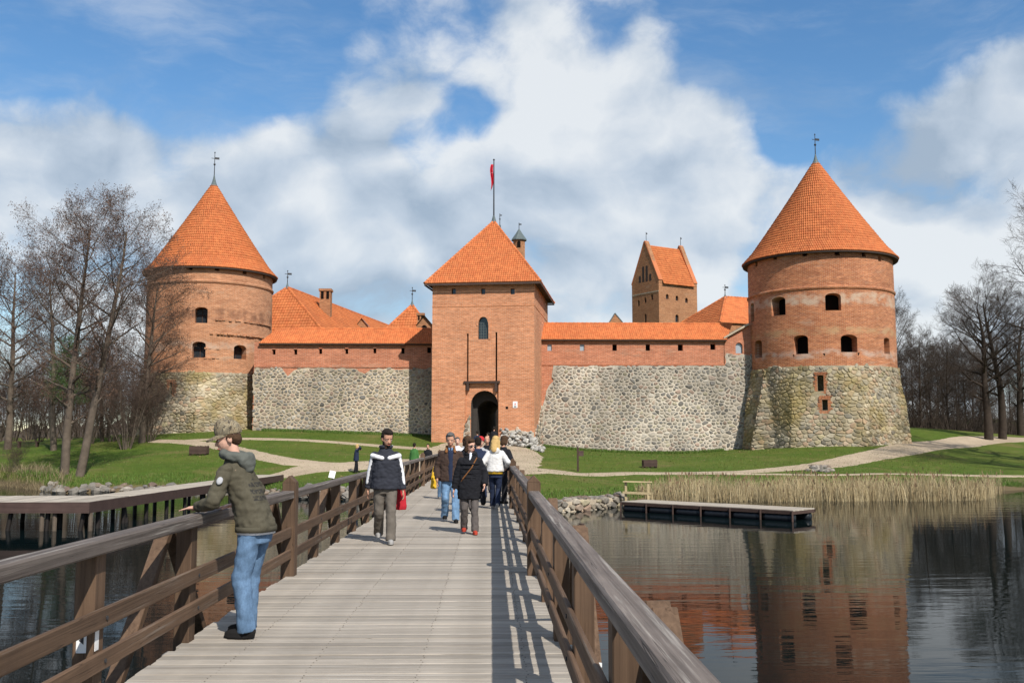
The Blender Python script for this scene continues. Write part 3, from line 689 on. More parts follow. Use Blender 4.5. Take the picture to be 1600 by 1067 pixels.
# put-log holes over the stone foot of the nearer tower
T, zs_, ze_, th0_, frame_, ang_ = TR
for px, py in ((1291, 563), (1316, 563), (1339, 562), (1365, 562), (1288, 554), (1344, 553), (1240, 556)):
    th, D, Y = ang_(px, 6.13); z = at(px, py, Y).z; MB().prism([(-.13, z - .1), (.13, z - .1), (.13, z + .1), (-.13, z + .1)], .3, -.012, frame_(th, 6.13)).build('putlog_hole', 'black_hole', T)

# ------------------------------------------------------------------ curtain walls
def px_u(px, Y): return at(px, 600, Y).x
def curtain(label, x0, x1, Y, eave, bound, ridge_py, rx0, rx1, loops, poly_px, zg, seed, stone, mort, moss, rr0=0, rr1=0):
    T = thing('curtain_wall', label, 'wall', ((x0 + x1) / 2, Y + 1.2, zg)); org = ORG[T]
    ze = at(800, eave, Y - .35).z; zb = at(800, bound, Y).z; zr = at(800, ridge_py, Y + 2.3).z; r = random.Random(seed)
    body = MB().span((x0, Y, zg - 1), (x1, Y + 2.6, ze + .12)); cut = MB()
    holes = []
    for (px, py, w, h, kind) in loops:
        k = Y / F; u = px_u(px, Y); zz = at(px, py, Y).z; w_, h_ = w * k, h * k
        cut.prism(arch_poly(w_, h_, 0), -.5, .55, lambda a, b, d_, u=u, z=zz - h_ / 2: (u + a, Y + d_, z + b)); holes.append((u, zz, w_, h_, kind))
    me = bool_cut(fixn(body.mesh('body', org)), fixn(cut.mesh('cut', org)), None); link('brick_wall', me, 'wall_brick', T)
    for u, zz, w_, h_, kind in holes:
        w = MB().span((u - w_ / 2 + .004, Y + (.12 if kind == 'pale' else .42), zz - h_ / 2 + .004), (u + w_ / 2 - .004, Y + (.16 if kind == 'pale' else .5), zz + h_ / 2 - .004)).build('window' if kind != 'slit' else 'loophole', {'pale': 'pale_glass', 'dark': 'black_hole', 'slit': 'black_hole'}[kind], T)
        if kind == 'slit':
            MB().span((u - w_ * .5 - .02, Y - .1, zz + h_ / 2 + .01), (u + w_ * .5 + .02, Y - .002, zz + h_ / 2 + .08)).build('lintel', 'wall_brick', T)
    z2 = zb + .25
    MB().span((x0 + .01, Y - .06, zb - .02), (x1 - .01, Y - .003, zb + .10)).build('brick_ledge', 'wall_brick', T)
    P = [(p.x, p.z) for p in (at(a, b, Y) for a, b in poly_px)]
    Pm = []
    for i in range(len(P)):                                  # the mortar bed has a ragged upper edge
        a, b = P[i], P[(i + 1) % len(P)]; n = max(1, int(math.hypot(b[0] - a[0], b[1] - a[1]) / .35))
        for k in range(n): Pm.append((a[0] + (b[0] - a[0]) * k / n + r.uniform(-.1, .1), a[1] + (b[1] - a[1]) * k / n + r.uniform(-.1, .1)))
    bed = MB().prism(Pm, .2, -.03, lambda u, v, d_: (u, Y + d_, v)); link('mortar_bed', fixn(bed.mesh('mortar_bed', org)), mort, T)
    cells = voronoi_cells(P, stone[0], stone[1], .085, r, .40)
    lay_stones(T, cells, lambda u, v, d_: (u, Y - .03 - d_, v), r, 'fieldstone_mossy' if moss else 'fieldstone', .06, 300)
    roof_plane(T, (rx0, Y - .35, ze), (rx1, Y - .35, ze), (rx0 + rr0, Y + 2.3, zr), (rx1 + rr1, Y + 2.3, zr), seed=seed)
    m = MB(); m.add([(rx0, Y - .33, ze - .02), (rx1, Y - .33, ze - .02), (rx1 + rr1, Y + 2.3, zr - .03), (rx0 + rr0, Y + 2.3, zr - .03), (rx0, Y + 4.6, ze), (rx1, Y + 4.6, ze), (rx0, Y - .33, ze - .1), (rx1, Y - .33, ze - .1), (rx0, Y, ze - .1), (rx1, Y, ze - .1)], [(0, 1, 2, 3), (3, 2, 5, 4), (6, 7, 1, 0), (8, 9, 7, 6)]); m.build('roof_boards', 'soffit', T)
    ridge(T, [((rx0 + rr0, Y + 2.3, zr + .02), (rx1 + rr1, Y + 2.3, zr + .02))])
    return T, ze, zb, zr
YW = 86.0
WR = curtain('pale fieldstone curtain wall with brick parapet and tiled roof between gate tower and the tower by the reeds', px_u(842, YW), px_u(1133, YW), YW, 530, 570, 506, px_u(845, YW) , px_u(1136, YW), [(859, 543, 7, 10, 'pale'), (910, 543, 7, 10, 'pale'), (961, 543, 7, 10, 'dark'), (1013, 543, 7, 10, 'dark'), (1064, 543, 8, 10, 'dark'), (1115, 542, 8, 9, 'dark')],
    [(866, 571.5), (1133, 571.5), (1133, 552), (1160, 554), (1177, 556), (1177, 714), (848, 712), (848, 655), (846, 640), (852, 622), (855, 612), (863, 596)], .6, 21, (.37, .28), 'lime_mortar', False, .3, 1.1)
WL = curtain('buff fieldstone curtain wall with brick parapet and tiled roof between the alders and gate tower', px_u(396, YW), px_u(682, YW), YW, 537, 574, 515, px_u(404, YW), px_u(684, YW), [(427, 550, 4.5, 8, 'slit'), (461, 550, 4.5, 8, 'slit'), (500, 549, 4.5, 8, 'slit'), (541, 549, 4.5, 8, 'slit'), (585, 548, 4.5, 8, 'slit'), (629, 548, 5, 9, 'slit'), (670, 547, 6, 9, 'dark')],
    [(396, 575), (438, 575), (442, 580), (449, 586), (458, 579), (466, 575.5), (556, 576), (562, 581), (571, 584), (580, 577), (684, 575), (684, 705), (396, 685)], 2.0, 22, (.34, .26), 'tan_mortar', False, 1.0, 0)
# shoulder of brick that joins the wall to the nearer tower
T = thing('wall_shoulder', 'narrow sloping brick shoulder with arched opening between tiled wall and the tower by the reeds', 'wall', (px_u(1150, YW), YW + 1, .6)); org = ORG[T]
f_ = lambda u, v, d_: (u, YW + d_, v); P = [(p.x, p.z) for p in (at(a, b, YW) for a, b in ((1131, 575), (1131, 531), (1168, 509), (1190, 504), (1190, 575)))]
body = fixn(MB().prism(P, 0, 2.4, f_).mesh('body', org)); k = YW / F; wp = at(1155, 552, YW)
cut = fixn(MB().prism([(u + wp.x, v + wp.z) for u, v in arch_poly(11 * k, 17 * k, 5.5 * k)], -.5, .6, f_).mesh('cut', org))
link('brick_wall', bool_cut(body, cut, None), 'wall_brick', T)
MB().prism([(u + wp.x, v + wp.z) for u, v in arch_poly(11 * k - .02, 17 * k - .02, 5.4 * k)], .2, .25, f_).build('window', 'pale_glass', T)
a, b = at(1130, 530, YW), at(1169, 508, YW); MB().bar((a.x, YW + .9, a.z + .08), (b.x, YW + .9, b.z + .08), 2.4, .14).build('coping', 'tan_mortar', T)

# ------------------------------------------------------------------ gate tower
GA = R(-8.5); PR = at(835, 600, 80.0); ex = Vector((math.cos(GA), math.sin(GA), 0)); ey = Vector((-math.sin(GA), math.cos(GA), 0))
w_ = 7.0
while proj((PR.x - ex.x * w_, PR.y - ex.y * w_, 8))[0] > 675: w_ += .01
GW = w_; GD = 12.0; zgG = at(755, 693, 80.8).z; gc = PR - ex * GW / 2
GT = thing('gate_tower', 'square orange brick gate tower with pyramid tile roof and dark arched gateway', 'tower', (gc.x, gc.y, zgG), rz=GA, local=True); ORG[GT] = (0, 0, 0)
def gl(px, py):
    """photograph pixel on the gate front -> local (x, z)"""
    d_ = ray(px, py); n = -ey; t = (Vector((gc.x, gc.y, 0)) - Vector((0, 0, EYE))).dot(n) / d_.dot(n); p = Vector((0, 0, EYE)) + d_ * t
    return (p - Vector((gc.x, gc.y, 0))).dot(ex), p.z - zgG
FR = lambda u, v, d_: (u, d_, v)
zE = gl(840, 441)[1]; body = MB().span((-GW / 2, 0, -1.5), (GW / 2, GD, zE + .15)); hw = GW / 2
zst = gl(755, 527)[1]
cut = MB()
x0, z0 = gl(727, 597); x1, _ = gl(779, 597)
cut.prism([(x0, -2), (x1, -2), (x1, z0), (x0, z0)], -.5, .22, FR)                   # shallow recess round the gateway
def pxrect(a, b, c, d_): (u0, v0), (u1, v1) = gl(a, d_), gl(c, b); return [(u0, v0), (u1, v0), (u1, v1), (u0, v1)]
for r_ in ((729.2, 521, 732.2, 600), (774, 519, 777, 600)): cut.prism(pxrect(*r_), -.5, .35, FR)
for px in (709, 755, 801): cut.prism(pxrect(px - 3.2, 450.5, px + 3.2, 460), -.5, .6, FR)
u, v = gl(755, 530); lw = gl(763.2, 530)[0] - gl(746.8, 530)[0]; lh = gl(755, 495)[1] - v
cut.prism([(u + a, v + b) for a, b in arch_poly(lw, lh, lh * .42, pointed=True)], -.5, .4, FR)
me = bool_cut(fixn(body.mesh('body')), fixn(cut.mesh('cut')), None)
ga0, ga1 = gl(735, 690)[0], gl(777.5, 690)[0]; gaw = ga1 - ga0; gac = (ga0 + ga1) / 2; gah = gl(755, 610)[1]
cut = MB().prism([(gac + a, b - 1.9) for a, b in arch_poly(gaw, gah + 1.9, gaw / 2, 12)], -.6, 1.4, FR)
me = bool_cut(me, fixn(cut.mesh('cut')), None)
cut = MB().prism([(gac + .1 + a, b - 1.9) for a, b in arch_poly(gaw * .8, gah + 1.9 - .75, gaw * .4, 12)], -.6, GD + 1, FR)
me = bool_cut(me, fixn(cut.mesh('cut')), None); me.materials.append(MT['gate_brick']); me.materials.append(MT['passage_shade']); link('brick_body', me, None, GT)
for pl in me.polygons: pl.material_index = 1 if (pl.center.y > .35 and pl.center.y < GD - .3 and abs(pl.center.x - gac) < gaw / 2 + .02 and pl.center.z < gah + .02 and (abs(pl.normal.y) < .5 or pl.center.y < 2)) else 0  # gateway's shade put into the colour of the passage faces
z78 = gl(755, 478)[1]; MB().span((-hw - .02, -.022, z78 - .04), (hw + .02, -.002, z78 + .06)).build('string_course', 'gate_brick', GT); MB().span((hw + .002, -.022, z78 - .04), (hw + .022, GD, z78 + .06)).build('string_course', 'gate_brick', GT)
MB().prism([(x0 - .12, z0 - .1), (x1 + .12, z0 - .1), (x1 + .12, z0 + .08), (x0 - .12, z0 + .08)], -.12, .1, FR).build('brick_ledge', 'dark_wood', GT)
for r_ in ((729, 596, 732.8, 610), (773.4, 596, 777.2, 612)): MB().prism(pxrect(*r_), -.1, .3, FR).build('bracket', 'dark_wood', GT)
for r_ in ((729.4, 521.4, 732, 599.6), (774.2, 519.4, 776.8, 599.6)): MB().prism(pxrect(*r_), .26, .33, FR).build('drawbridge_slot', 'black_hole', GT)
wp = MB().prism([(u + a, v + b) for a, b in arch_poly(lw - .02, lh - .02, lh * .41, pointed=True)], .28, .33, FR).build('lancet_window', 'dark_glass', GT)
lead = MB()
for i in range(1, 4): lead.prism([(u - lw / 2 + lw * i / 4 - .015, v + .02), (u - lw / 2 + lw * i / 4 + .015, v + .02), (u - lw / 2 + lw * i / 4 + .015, v + lh * .75), (u - lw / 2 + lw * i / 4 - .015, v + lh * .75)], .24, .275, FR)
for i in range(1, 7): zz = v + lh * .85 * i / 7; lead.prism([(u - lw / 2 + .03, zz), (u + lw / 2 - .03, zz), (u + lw / 2 - .03, zz + .025), (u - lw / 2 + .03, zz + .025)], .245, .27, FR)
lead.build('glazing_bars', 'lead', wp)
fr = MB(); A_ = arch_poly(lw, lh, lh * .42, 8, True); B_ = arch_poly(lw + .34, lh + .2, lh * .45, 8, True)
for i in range(1, len(A_) - 1):
    p, q_, s, t_ = A_[i], A_[i + 1], B_[i + 1], B_[i]; fr.prism([(u + p[0], v + p[1]), (u + q_[0], v + q_[1]), (u + s[0], v + s[1]), (u + t_[0], v + t_[1])], -.05, .02, FR)
link('window_arch', fixn(fr.mesh('window_arch')), 'gate_brick', GT)
for px in (709, 755, 801): MB().prism(pxrect(px - 3, 450.8, px + 3, 459.8), .3, .36, FR).build('window', 'dark_glass', GT)
# painted shield plate, wall lamp hole
su, sv = gl(805, 632)
MB().prism([(su - .19, sv - .26), (su + .19, sv - .26), (su + .19, sv + .26), (su - .19, sv + .26)], -.03, -.004, FR).build('sign_plate', 'white_paint', GT)
m = MB(); m.prism([(su - .07, sv - .02), (su + .07, sv - .02), (su, sv + .14)], -.038, -.032, FR); m.build('sign_mark', 'red_paint', GT)
m = MB(); m.prism([(su - .1, sv - .2), (su + .1, sv - .2), (su + .1, sv - .12), (su - .1, sv - .12)], -.038, -.032, FR); m.build('sign_mark', 'dark_metal', GT)
hu, hv = gl(792, 637); MB().prism([(hu - .1, hv - .1), (hu + .1, hv - .1), (hu + .1, hv + .1), (hu - .1, hv + .1)], -.012, .1, FR).build('putlog_hole', 'black_hole', GT)
# weathered plinth of mixed stone and brick at the two feet of the arch
def plinth(poly, seed, st, d_=.07, tint=(1, 1, 1), keep=300):
    r = random.Random(seed); link('rubble_bed', fixn(MB().prism([(a + r.uniform(-.05, .05), b + r.uniform(-.08, .08)) for a, b in poly], .1, -.04, FR).mesh('rubble_bed')), 'lime_mortar', GT)
    lay_stones(GT, voronoi_cells(poly, st[0], st[1], .05, r), lambda u, v, d2: (u, -.04 - d2, v), r, 'fieldstone', d_, keep, tint)
pts = [gl(a, b) for a, b in ((777, 712), (778, 688), (783, 680), (792, 674), (806, 672), (822, 673), (834, 675), (835.5, 712))]; plinth(pts, 31, (.36, .28), .12, (1.35, 1.3, 1.25), 60)
pts = [gl(a, b) for a, b in ((724, 700), (725, 676), (730, 660), (734.6, 648), (735, 700))]; plinth(pts, 32, (.34, .26), .05, (1.0, .9, .8), 20)
# stones set into the flank beside the wall
r = random.Random(33); P = [(.4, -1), (6.2, -1), (6.2, 3.2), (4.2, 2.6), (3, 1.6), (1.6, 1.5), (.4, 1.2)]
lay_stones(GT, voronoi_cells(P, .42, .32, .05, r), lambda u, v, d2: (hw + .01 + d2, u, v), r, 'fieldstone', .09, 40, (1.2, 1.15, 1.1))
# roof
ov = .55; o2 = hw + ov; ap = (0.15, GD / 2, 0)
d_ = ray(769, 346); apw = gc + ey * (GD / 2); t = apw.y / d_.y; zA = EYE + d_.z * t - zgG; ap = (0, GD / 2, zA)
cs = [(-o2, -ov, zE), (o2, -ov, zE), (o2, GD + ov, zE), (-o2, GD + ov, zE)]
for k in range(4): roof_plane(GT, cs[k], cs[(k + 1) % 4], ap, ap, seed=40 + k, tile=.18, row=.30, amp=.062)
ridge(GT, [(c, ap) for c in cs], .13)
m = MB(); m.add([(-o2 + .03, -ov + .03, zE - .03), (o2 - .03, -ov + .03, zE - .03), (o2 - .03, GD + ov - .03, zE - .03), (-o2 + .03, GD + ov - .03, zE - .03), (0, GD / 2, zA - .1)], [(0, 1, 2, 3), (0, 1, 4), (1, 2, 4), (2, 3, 4), (3, 0, 4)])
m.build('roof_boards', 'soffit', GT)
m = MB()
for a, b in ((0, 1), (1, 2), (2, 3), (3, 0)): p, q_ = Vector(cs[a]), Vector(cs[b]); m.bar(p + Vector((0, 0, -.12)), q_ + Vector((0, 0, -.12)), .06, .14)
m.build('eave_board', 'dark_wood', GT)
# flag pole and limp flag on the roof
tip = gc + ey * (GD / 2) + Vector((0, 0, 0)); tz = zgG + zA; topz = at(770, 251, tip.y).z
FP = thing('flagpole', 'tall dark flagpole standing on the tip of the gate tower roof', 'pole', (tip.x, tip.y, tz - .3))
MB().tube([(tip.x, tip.y, tz - .3), (tip.x, tip.y, topz)], [.07, .045], 8).build('pole', 'dark_metal', FP)
MB().ell((tip.x, tip.y, topz + .06), (.09, .09, .09), 8).build('ball', 'dark_metal', FP)
MB().lathe([(.25, -.15), (.16, .2), (.08, .5)], 8, (tip.x, tip.y, tz)).build('lead_cap', 'lead', FP)
m, t, b = newmat('flag_cloth', .7, .2); o = objco(t); s = t.nodes.new('ShaderNodeSeparateXYZ'); t.links.new(o, s.inputs[0])
setc(t, b, mixc(t, rng(t, noise(t, o, 1.4, 2), .58, .6), (.48, .012, .03), (.62, .25, .28)))
za_, zb_ = at(770, 257, tip.y).z, at(770, 299, tip.y).z; V = []; Q = []
for i in range(15):
    for k in range(13):
        a = i / 14; s_ = k / 12; w2 = .26 * (1 - .25 * a) * (.55 + .45 * math.sin(min(1, a * 3 + .3) * 1.57)); V.append((tip.x - .05 - w2 * s_ - .04 * math.sin(a * 7), tip.y + .09 * math.sin(s_ * 9 + a * 3) * (1 - .3 * a), za_ + (zb_ - za_) * (a * (.78 + .22 * s_))))
for i in range(14):
    for k in range(12): a = i * 13 + k; Q.append((a, a + 1, a + 14, a + 13))
V = np.array(V) - np.array([tip.x, tip.y, zb_]); fl = link('flag', npmesh('flag', V, np.array(Q), smooth=True), 'flag_cloth', None, (tip.x, tip.y, zb_)); sd = fl.modifiers.new('thick', 'SOLIDIFY'); sd.thickness = .012
tag(fl, 'limp red flag hanging on the flagpole above the gate tower', 'flag')
# tumbled stones heaped at the foot of the gate
def pebble_mesh(name, r, n=7, m=5):
    b = MB().ell((0, 0, 0), (1, 1, 1), n, m); s = r.random() * 99
    b.v = [tuple(c * (1 + .32 * mnoise.noise((x * 1.3 + s, y * 1.3, z * 1.3))) for c in (x, y, z)) for x, y, z in b.v]; return b
PEB = []
for i in range(8):
    me = fixn(pebble_mesh('pebble', random.Random(i)).mesh('rock')); c = tuple(x * .72 for x in stone_col(random.Random(i * 3 + 1))); a = me.color_attributes.new('Col', 'FLOAT_COLOR', 'POINT'); a.data.foreach_set('color', np.tile([c[0], c[1], c[2], 1], len(me.vertices)).astype(np.float32)); me.materials.append(MT['fieldstone']); PEB.append(me)
PALE = []
for i in range(6):
    me = fixn(pebble_mesh('pebble', random.Random(50 + i)).mesh('stone')); k = .33 + .05 * (i % 4); a = me.color_attributes.new('Col', 'FLOAT_COLOR', 'POINT'); a.data.foreach_set('color', np.tile([k * 1.06, k, k * .9, 1], len(me.vertices)).astype(np.float32)); me.materials.append(MT['fieldstone']); PALE.append(me)
def put(me, name, loc, sc, r, parent=None, org=None):
    o = bpy.data.objects.new(name, me); COL.objects.link(o); o.scale = sc; o.rotation_euler = (r.uniform(-.4, .4), r.uniform(-.4, .4), r.uniform(0, 6.28))
    if parent is not None: o.parent = parent; o.location = Vector(loc) - Vector(ORG[parent])
    else: o.location = loc
    return o
hp = ground(818, 704); RH = thing('rubble_heap', 'heap of pale tumbled stones at the foot of the gate tower right of the arch', 'rubble', tuple(hp))
r = random.Random(8); bs = Vector((gc.x, gc.y, 0))
for i in range(130):
    f = r.random(); lx = hw - 2.7 + 3.6 * f; out = abs(r.gauss(0, .45)) + .05; hgt = max(0, (1.35 - .5 * max(0, f - .6) * 2) * (1 - out / 1.1)) * r.random() if f < .8 else 0
    p = bs + ex * lx - ey * out; k = r.uniform(.10, .24)
    put(r.choice(PALE), 'stone', (p.x, p.y, gz(p.x, p.y) + hgt + k * .3), (k * r.uniform(.9, 1.5), k, k * r.uniform(.6, .9)), r, RH)
for i, (px, py) in enumerate(((832, 703), (838, 705), (844, 705.5), (847, 707))):
    p = ground(px, py); put(r.choice(PALE), 'stone', p + Vector((0, 0, .12)), (.24, .2, .16), r, RH)

# ------------------------------------------------------------------ buildings inside the castle
def hip_house(name, label, near, far, w, ze, zr, hip, mat='far_brick', cat='building', v=None, seed=3, tl=.3):
    """long hipped roof: ridge from near to far (x, y); w half width"""
    a, b = Vector((near[0], near[1], 0)), Vector((far[0], far[1], 0)); d_ = (b - a).normalized(); s = Vector((d_.y, -d_.x, 0))
    T = thing(name, label, cat, (a.x, a.y, 2.2)); A = a - d_ * hip; B = b
    cs = [A - s * w, A + s * w, B + s * w, B - s * w]; E_ = [Vector((c.x, c.y, ze)) for c in cs]; r0, r1 = Vector((a.x, a.y, zr)), Vector((b.x, b.y, zr))
    bd = MB(); q_ = [c - (c - (A + B) / 2).normalized() * .5 for c in cs]; bd.add([(c.x, c.y, 1.5) for c in q_] + [(c.x, c.y, ze + .1) for c in q_], [(0, 1, 5, 4), (1, 2, 6, 5), (2, 3, 7, 6), (3, 0, 4, 7)]); bd.build('wall', mat, T)
    kw = dict(tile=tl, row=.42, amp=.05)
    roof_plane(T, E_[0], E_[1], r0, r0, seed=seed, **kw); roof_plane(T, E_[1], E_[2], r0, r1, seed=seed + 1, **kw)
    m = MB().add([tuple(E_[3]), tuple(E_[0]), tuple(r0), tuple(r1), tuple(E_[2])], [(0, 1, 2, 3), (4, 0, 3)]); m.build('back_slope', 'soffit', T)
    ridge(T, [(r0, r1), (E_[0], r0), (E_[1], r0)], .14, .42)
    if v: vane(T, (r0.x, r0.y, r0.z - .1), v, .28, True)
    return T, r0, r1, d_, s
def chimney(parent, px, py_top, py_bot, w_px, Y, label=None, mat='far_brick', dark=True):
    a, b = at(px, py_top, Y), at(px, py_bot, Y); w = w_px * Y / F; T = parent
    c = MB().span((a.x - w / 2, Y, b.z), (a.x + w / 2, Y + w, a.z - .25)).build('chimney', mat, T)
    org = ORG[T]
    m = MB().span((a.x - w / 2 - .1, Y - .1, a.z - .25), (a.x + w / 2 + .1, Y + w + .1, a.z)); link('chimney_cap', m.mesh('cap', org), mat, c)
    m = MB()
    for f in (-.25, .25): m.span((a.x + f * w - w * .13, Y - .02, a.z - .25 - w * .75), (a.x + f * w + w * .13, Y - .002, a.z - .3))
    link('flue_opening', m.mesh('flue', org), 'black_hole', c)
n_ = at(449, 449, 104); f2 = at(626, 514, 144)
HL, r0, r1, d_, s = hip_house('palace', 'long orange hipped roof with brick chimney rising behind the wall beside the left cone tower', (n_.x, 104), (f2.x + .2, 146), 6.6, at(476, 530, 99).z, n_.z, 5.2, v=1.9, seed=60)
chimney(HL, 508, 451, 520, 17, 108)
dm = at(565, 511, 118); k = 118 / F
D = MB(); D.add([(dm.x - 8 * k, 118, dm.z - 1.2), (dm.x + 10 * k, 118, dm.z - 1.2), (dm.x + 10 * k, 118, dm.z + .2), (dm.x, 118, dm.z + .95), (dm.x - 8 * k, 118, dm.z + .2), (dm.x, 121, dm.z + .95), (dm.x + 10 * k, 121, dm.z + .2), (dm.x - 8 * k, 121, dm.z + .2)], [(0, 1, 2, 3, 4)]); D.build('dormer', 'far_brick', HL)
D2 = MB().add([(dm.x - 9 * k, 117.8, dm.z + .1), (dm.x, 117.8, dm.z + 1.05), (dm.x + 11 * k, 117.8, dm.z + .1), (dm.x - 9 * k, 121, dm.z + .1), (dm.x, 121, dm.z + 1.05), (dm.x + 11 * k, 121, dm.z + .1)], [(0, 1, 4, 3), (1, 2, 5, 4)]).build('dormer_roof', 'lead', HL)
MB().prism([(dm.x + a, dm.z - .7 + b) for a, b in arch_poly(.55, .7, .27)], -.03, .02, lambda u, v, e: (u, 118 + e, v)).build('window', 'black_hole', HL)
# small steep roof with chimney and dormer peeping over the left wall
n_ = at(644, 476, 112); T, r0, r1, d_, s = hip_house('stair_tower', 'small pointed orange roof with finial just left of the gate tower', (n_.x, 112), (n_.x + .05, 112.4), 2.7, at(620, 518, 110).z, n_.z, 2.5, v=2.1, seed=64)
n_ = at(660, 505, 106); D = thing('dormer_house', 'small gabled attic with twin brick chimney behind the left wall, touching the gate tower', 'building', (n_.x, 106, 2.2)); k = 106 / F
chimney(D, 657, 489, 530, 10, 107)
MB().add([(n_.x - 9 * k, 106, 2), (n_.x + 16 * k, 106, 2), (n_.x + 16 * k, 106, n_.z - .2), (n_.x + 3 * k, 106, n_.z + .75), (n_.x - 9 * k, 106, n_.z - .2)], [(0, 1, 2, 3, 4)]).build('wall', 'far_brick', D)
MB().add([(n_.x - 10 * k, 105.7, n_.z - .25), (n_.x + 3 * k, 105.7, n_.z + .85), (n_.x + 17 * k, 105.7, n_.z - .25), (n_.x - 10 * k, 109, n_.z - .25), (n_.x + 3 * k, 109, n_.z + .85), (n_.x + 17 * k, 109, n_.z - .25)], [(0, 1, 4, 3), (1, 2, 5, 4)]).build('roof', 'lead', D)
MB().prism([(n_.x + 3 * k + a, n_.z - .9 + b) for a, b in arch_poly(.6, .7, .3)], -.03, .02, lambda u, v, e: (u, 106 + e, v)).build('window', 'black_hole', D)
# slim stair turret behind the gate
n_ = at(811, 375, 118); T = thing('turret', 'slim brick turret with dark pointed cap behind the gate tower roof', 'turret', (n_.x, 118, 2.5)); w = 16 * 118 / F
MB().lathe([(w * .62, 0), (w * .62, n_.z - 2.5)], 8, (n_.x, 118, 2.5), R(22.5)).build('shaft', 'far_brick', T)
MB().lathe([(w * .80, -.1), (w * .80, 0), (w * .35, .75), (.05, 1.35)], 8, (n_.x, 118, n_.z), R(22.5)).build('cap', 'lead', T)
MB().prism([(n_.x - .05 + a, n_.z - 1.05 + b) for a, b in arch_poly(.42, .8, .2)], -.03, .1, lambda u, v, e: (u, 118 - w * .575 + e, v)).build('window', 'black_hole', T)
m = MB(); m.tube([(n_.x, 118, n_.z + 1.2), (n_.x, 118, n_.z + 2.1)], .04, 6); m.box((n_.x + .15, 118, n_.z + 1.9), (.3, .02, .16)); m.build('weather_vane', 'dark_metal', T)
n_ = at(781, 352, 112); T = thing('weather_vane', 'thin finial with small vane showing above the gate tower roof beside the flagpole', 'weather vane', (n_.x, 112, 15))
MB().tube([(n_.x, 112, 15), (n_.x, 112, n_.z)], [.3, .12], 6).build('spire', 'lead', T)
m = MB(); m.tube([(n_.x, 112, n_.z - .1), (n_.x, 112, at(781, 334, 112).z)], .04, 6); m.ell((n_.x, 112, n_.z + .7), (.1, .1, .1), 6); m.box((n_.x + .12, 112, n_.z + 1.15), (.24, .02, .12)); m.build('rod', 'dark_metal', T)
# keep
ka = R(31); kx = Vector((math.cos(ka), math.sin(ka), 0)); ky = Vector((-math.sin(ka), math.cos(ka), 0)); kp = at(1030, 500, 150)
KT = thing('keep', 'tall brick keep with steep stepped gable roof behind the right wall', 'tower', (kp.x, kp.y, 3), rz=ka, local=True); ORG[KT] = (0, 0, 0)
kw = 7.9; kd = 8.6; zz = lambda py: at(1030, py, 150).z - 3
ze_, zr_, zcor = zz(442), zz(392) + 1.5, zz(438)
while proj(Vector((kp.x, kp.y, 0)) + kx * kw + Vector((0, 0, 20)))[0] > 1090: kw -= .02
while proj(Vector((kp.x, kp.y, 0)) + ky * kd + Vector((0, 0, 20)))[0] < 988: kd -= .02
body = MB().span((0, 0, -2), (kw, kd, ze_)); cut = MB()
FK = lambda u, v, d_: (u, d_, v); FL = lambda u, v, d_: (d_, u, v)
wl = []
for (px, py, w, h) in ((1043, 462, 5, 8), (1058, 463, 5, 8), (1073, 465, 5, 8), (1057.5, 495, 6, 12)):
    fx = (px - 1030) / 60 * kw; z = zz(py) * 1.0; k = 152 / F; wl.append((fx, z - h * k / 2, w * k * 1.1, h * k, FK))
for fy, py, h in ((.25, 462, 9), (.5, 465, 9), (.75, 468, 9), (.5, 496, 18)): wl.append((fy * kd, zz(py) - h * 153 / F / 2, .5, h * 153 / F, FL))
for (a0, b0, w, h, f) in wl: cut.prism([(a0 + a, b0 + b) for a, b in arch_poly(w, h, w * .5)], -.5, .5, f)
link('brick_body', bool_cut(fixn(body.mesh('b')), fixn(cut.mesh('c')), None), 'far_brick', KT)
for (a0, b0, w, h, f) in wl: MB().prism([(a0 + a, b0 + b) for a, b in arch_poly(w - .01, h - .01, w * .5)], .3, .34, f).build('window', 'dark_glass', KT)
for x0_ in (0, kw - .7):
    g = MB().prism([(-.02, ze_ - .02), (kd + .02, ze_ - .02), (kd + .02, ze_ + .5), (kd / 2 + .25, zr_ + .5), (kd / 2 - .25, zr_ + .5), (-.02, ze_ + .5)], 0, .7, lambda u, v, d_, x0_=x0_: (x0_ + d_, u, v)); link('gable', fixn(g.mesh('gable')), 'far_brick', KT)
    g = MB(); 
    for sg in (0, 1): a = (x0_ + .35, -.05 if sg == 0 else kd + .05, ze_ + .5); b = (x0_ + .35, kd / 2, zr_ + .58); g.bar(a, b, .8, .16)
    me = g.build('gable_coping', 'roof_tile', KT).data; at_ = me.color_attributes.new('Col', 'FLOAT_COLOR', 'POINT'); at_.data.foreach_set('color', np.tile([.46, .15, .06, 1], len(me.vertices)).astype(np.float32))
    m = MB(); m.tube([(x0_ + .35, kd / 2, zr_ + .5), (x0_ + .35, kd / 2, zr_ + 2)], .045, 6); m.box((x0_ + .45, kd / 2, zr_ + 1.8), (.3, .02, .2)); m.build('weather_vane', 'dark_metal', KT)
for i in range(4):
    zb_ = ze_ + .6; g = MB().prism([(kd * (.3 + .13 * i) + a, zb_ + b) for a, b in arch_poly(.5, 1.1 + (1.4 if i in (1, 2) else 0), .25)], -.012, .1, FL); link('blind_niche', fixn(g.mesh('n')), 'tan_mortar' if 0 else 'soffit', KT)
MB().span((-.04, -.002, zz(455)), (-.003, kd, zz(455) + .14)).build('pale_band', 'tan_mortar', KT)
roof_plane(KT, (.7, -.35, ze_ - .1), (kw - .7, -.35, ze_ - .1), (.7, kd / 2, zr_), (kw - .7, kd / 2, zr_), seed=70, tile=.3, row=.42, amp=.04)
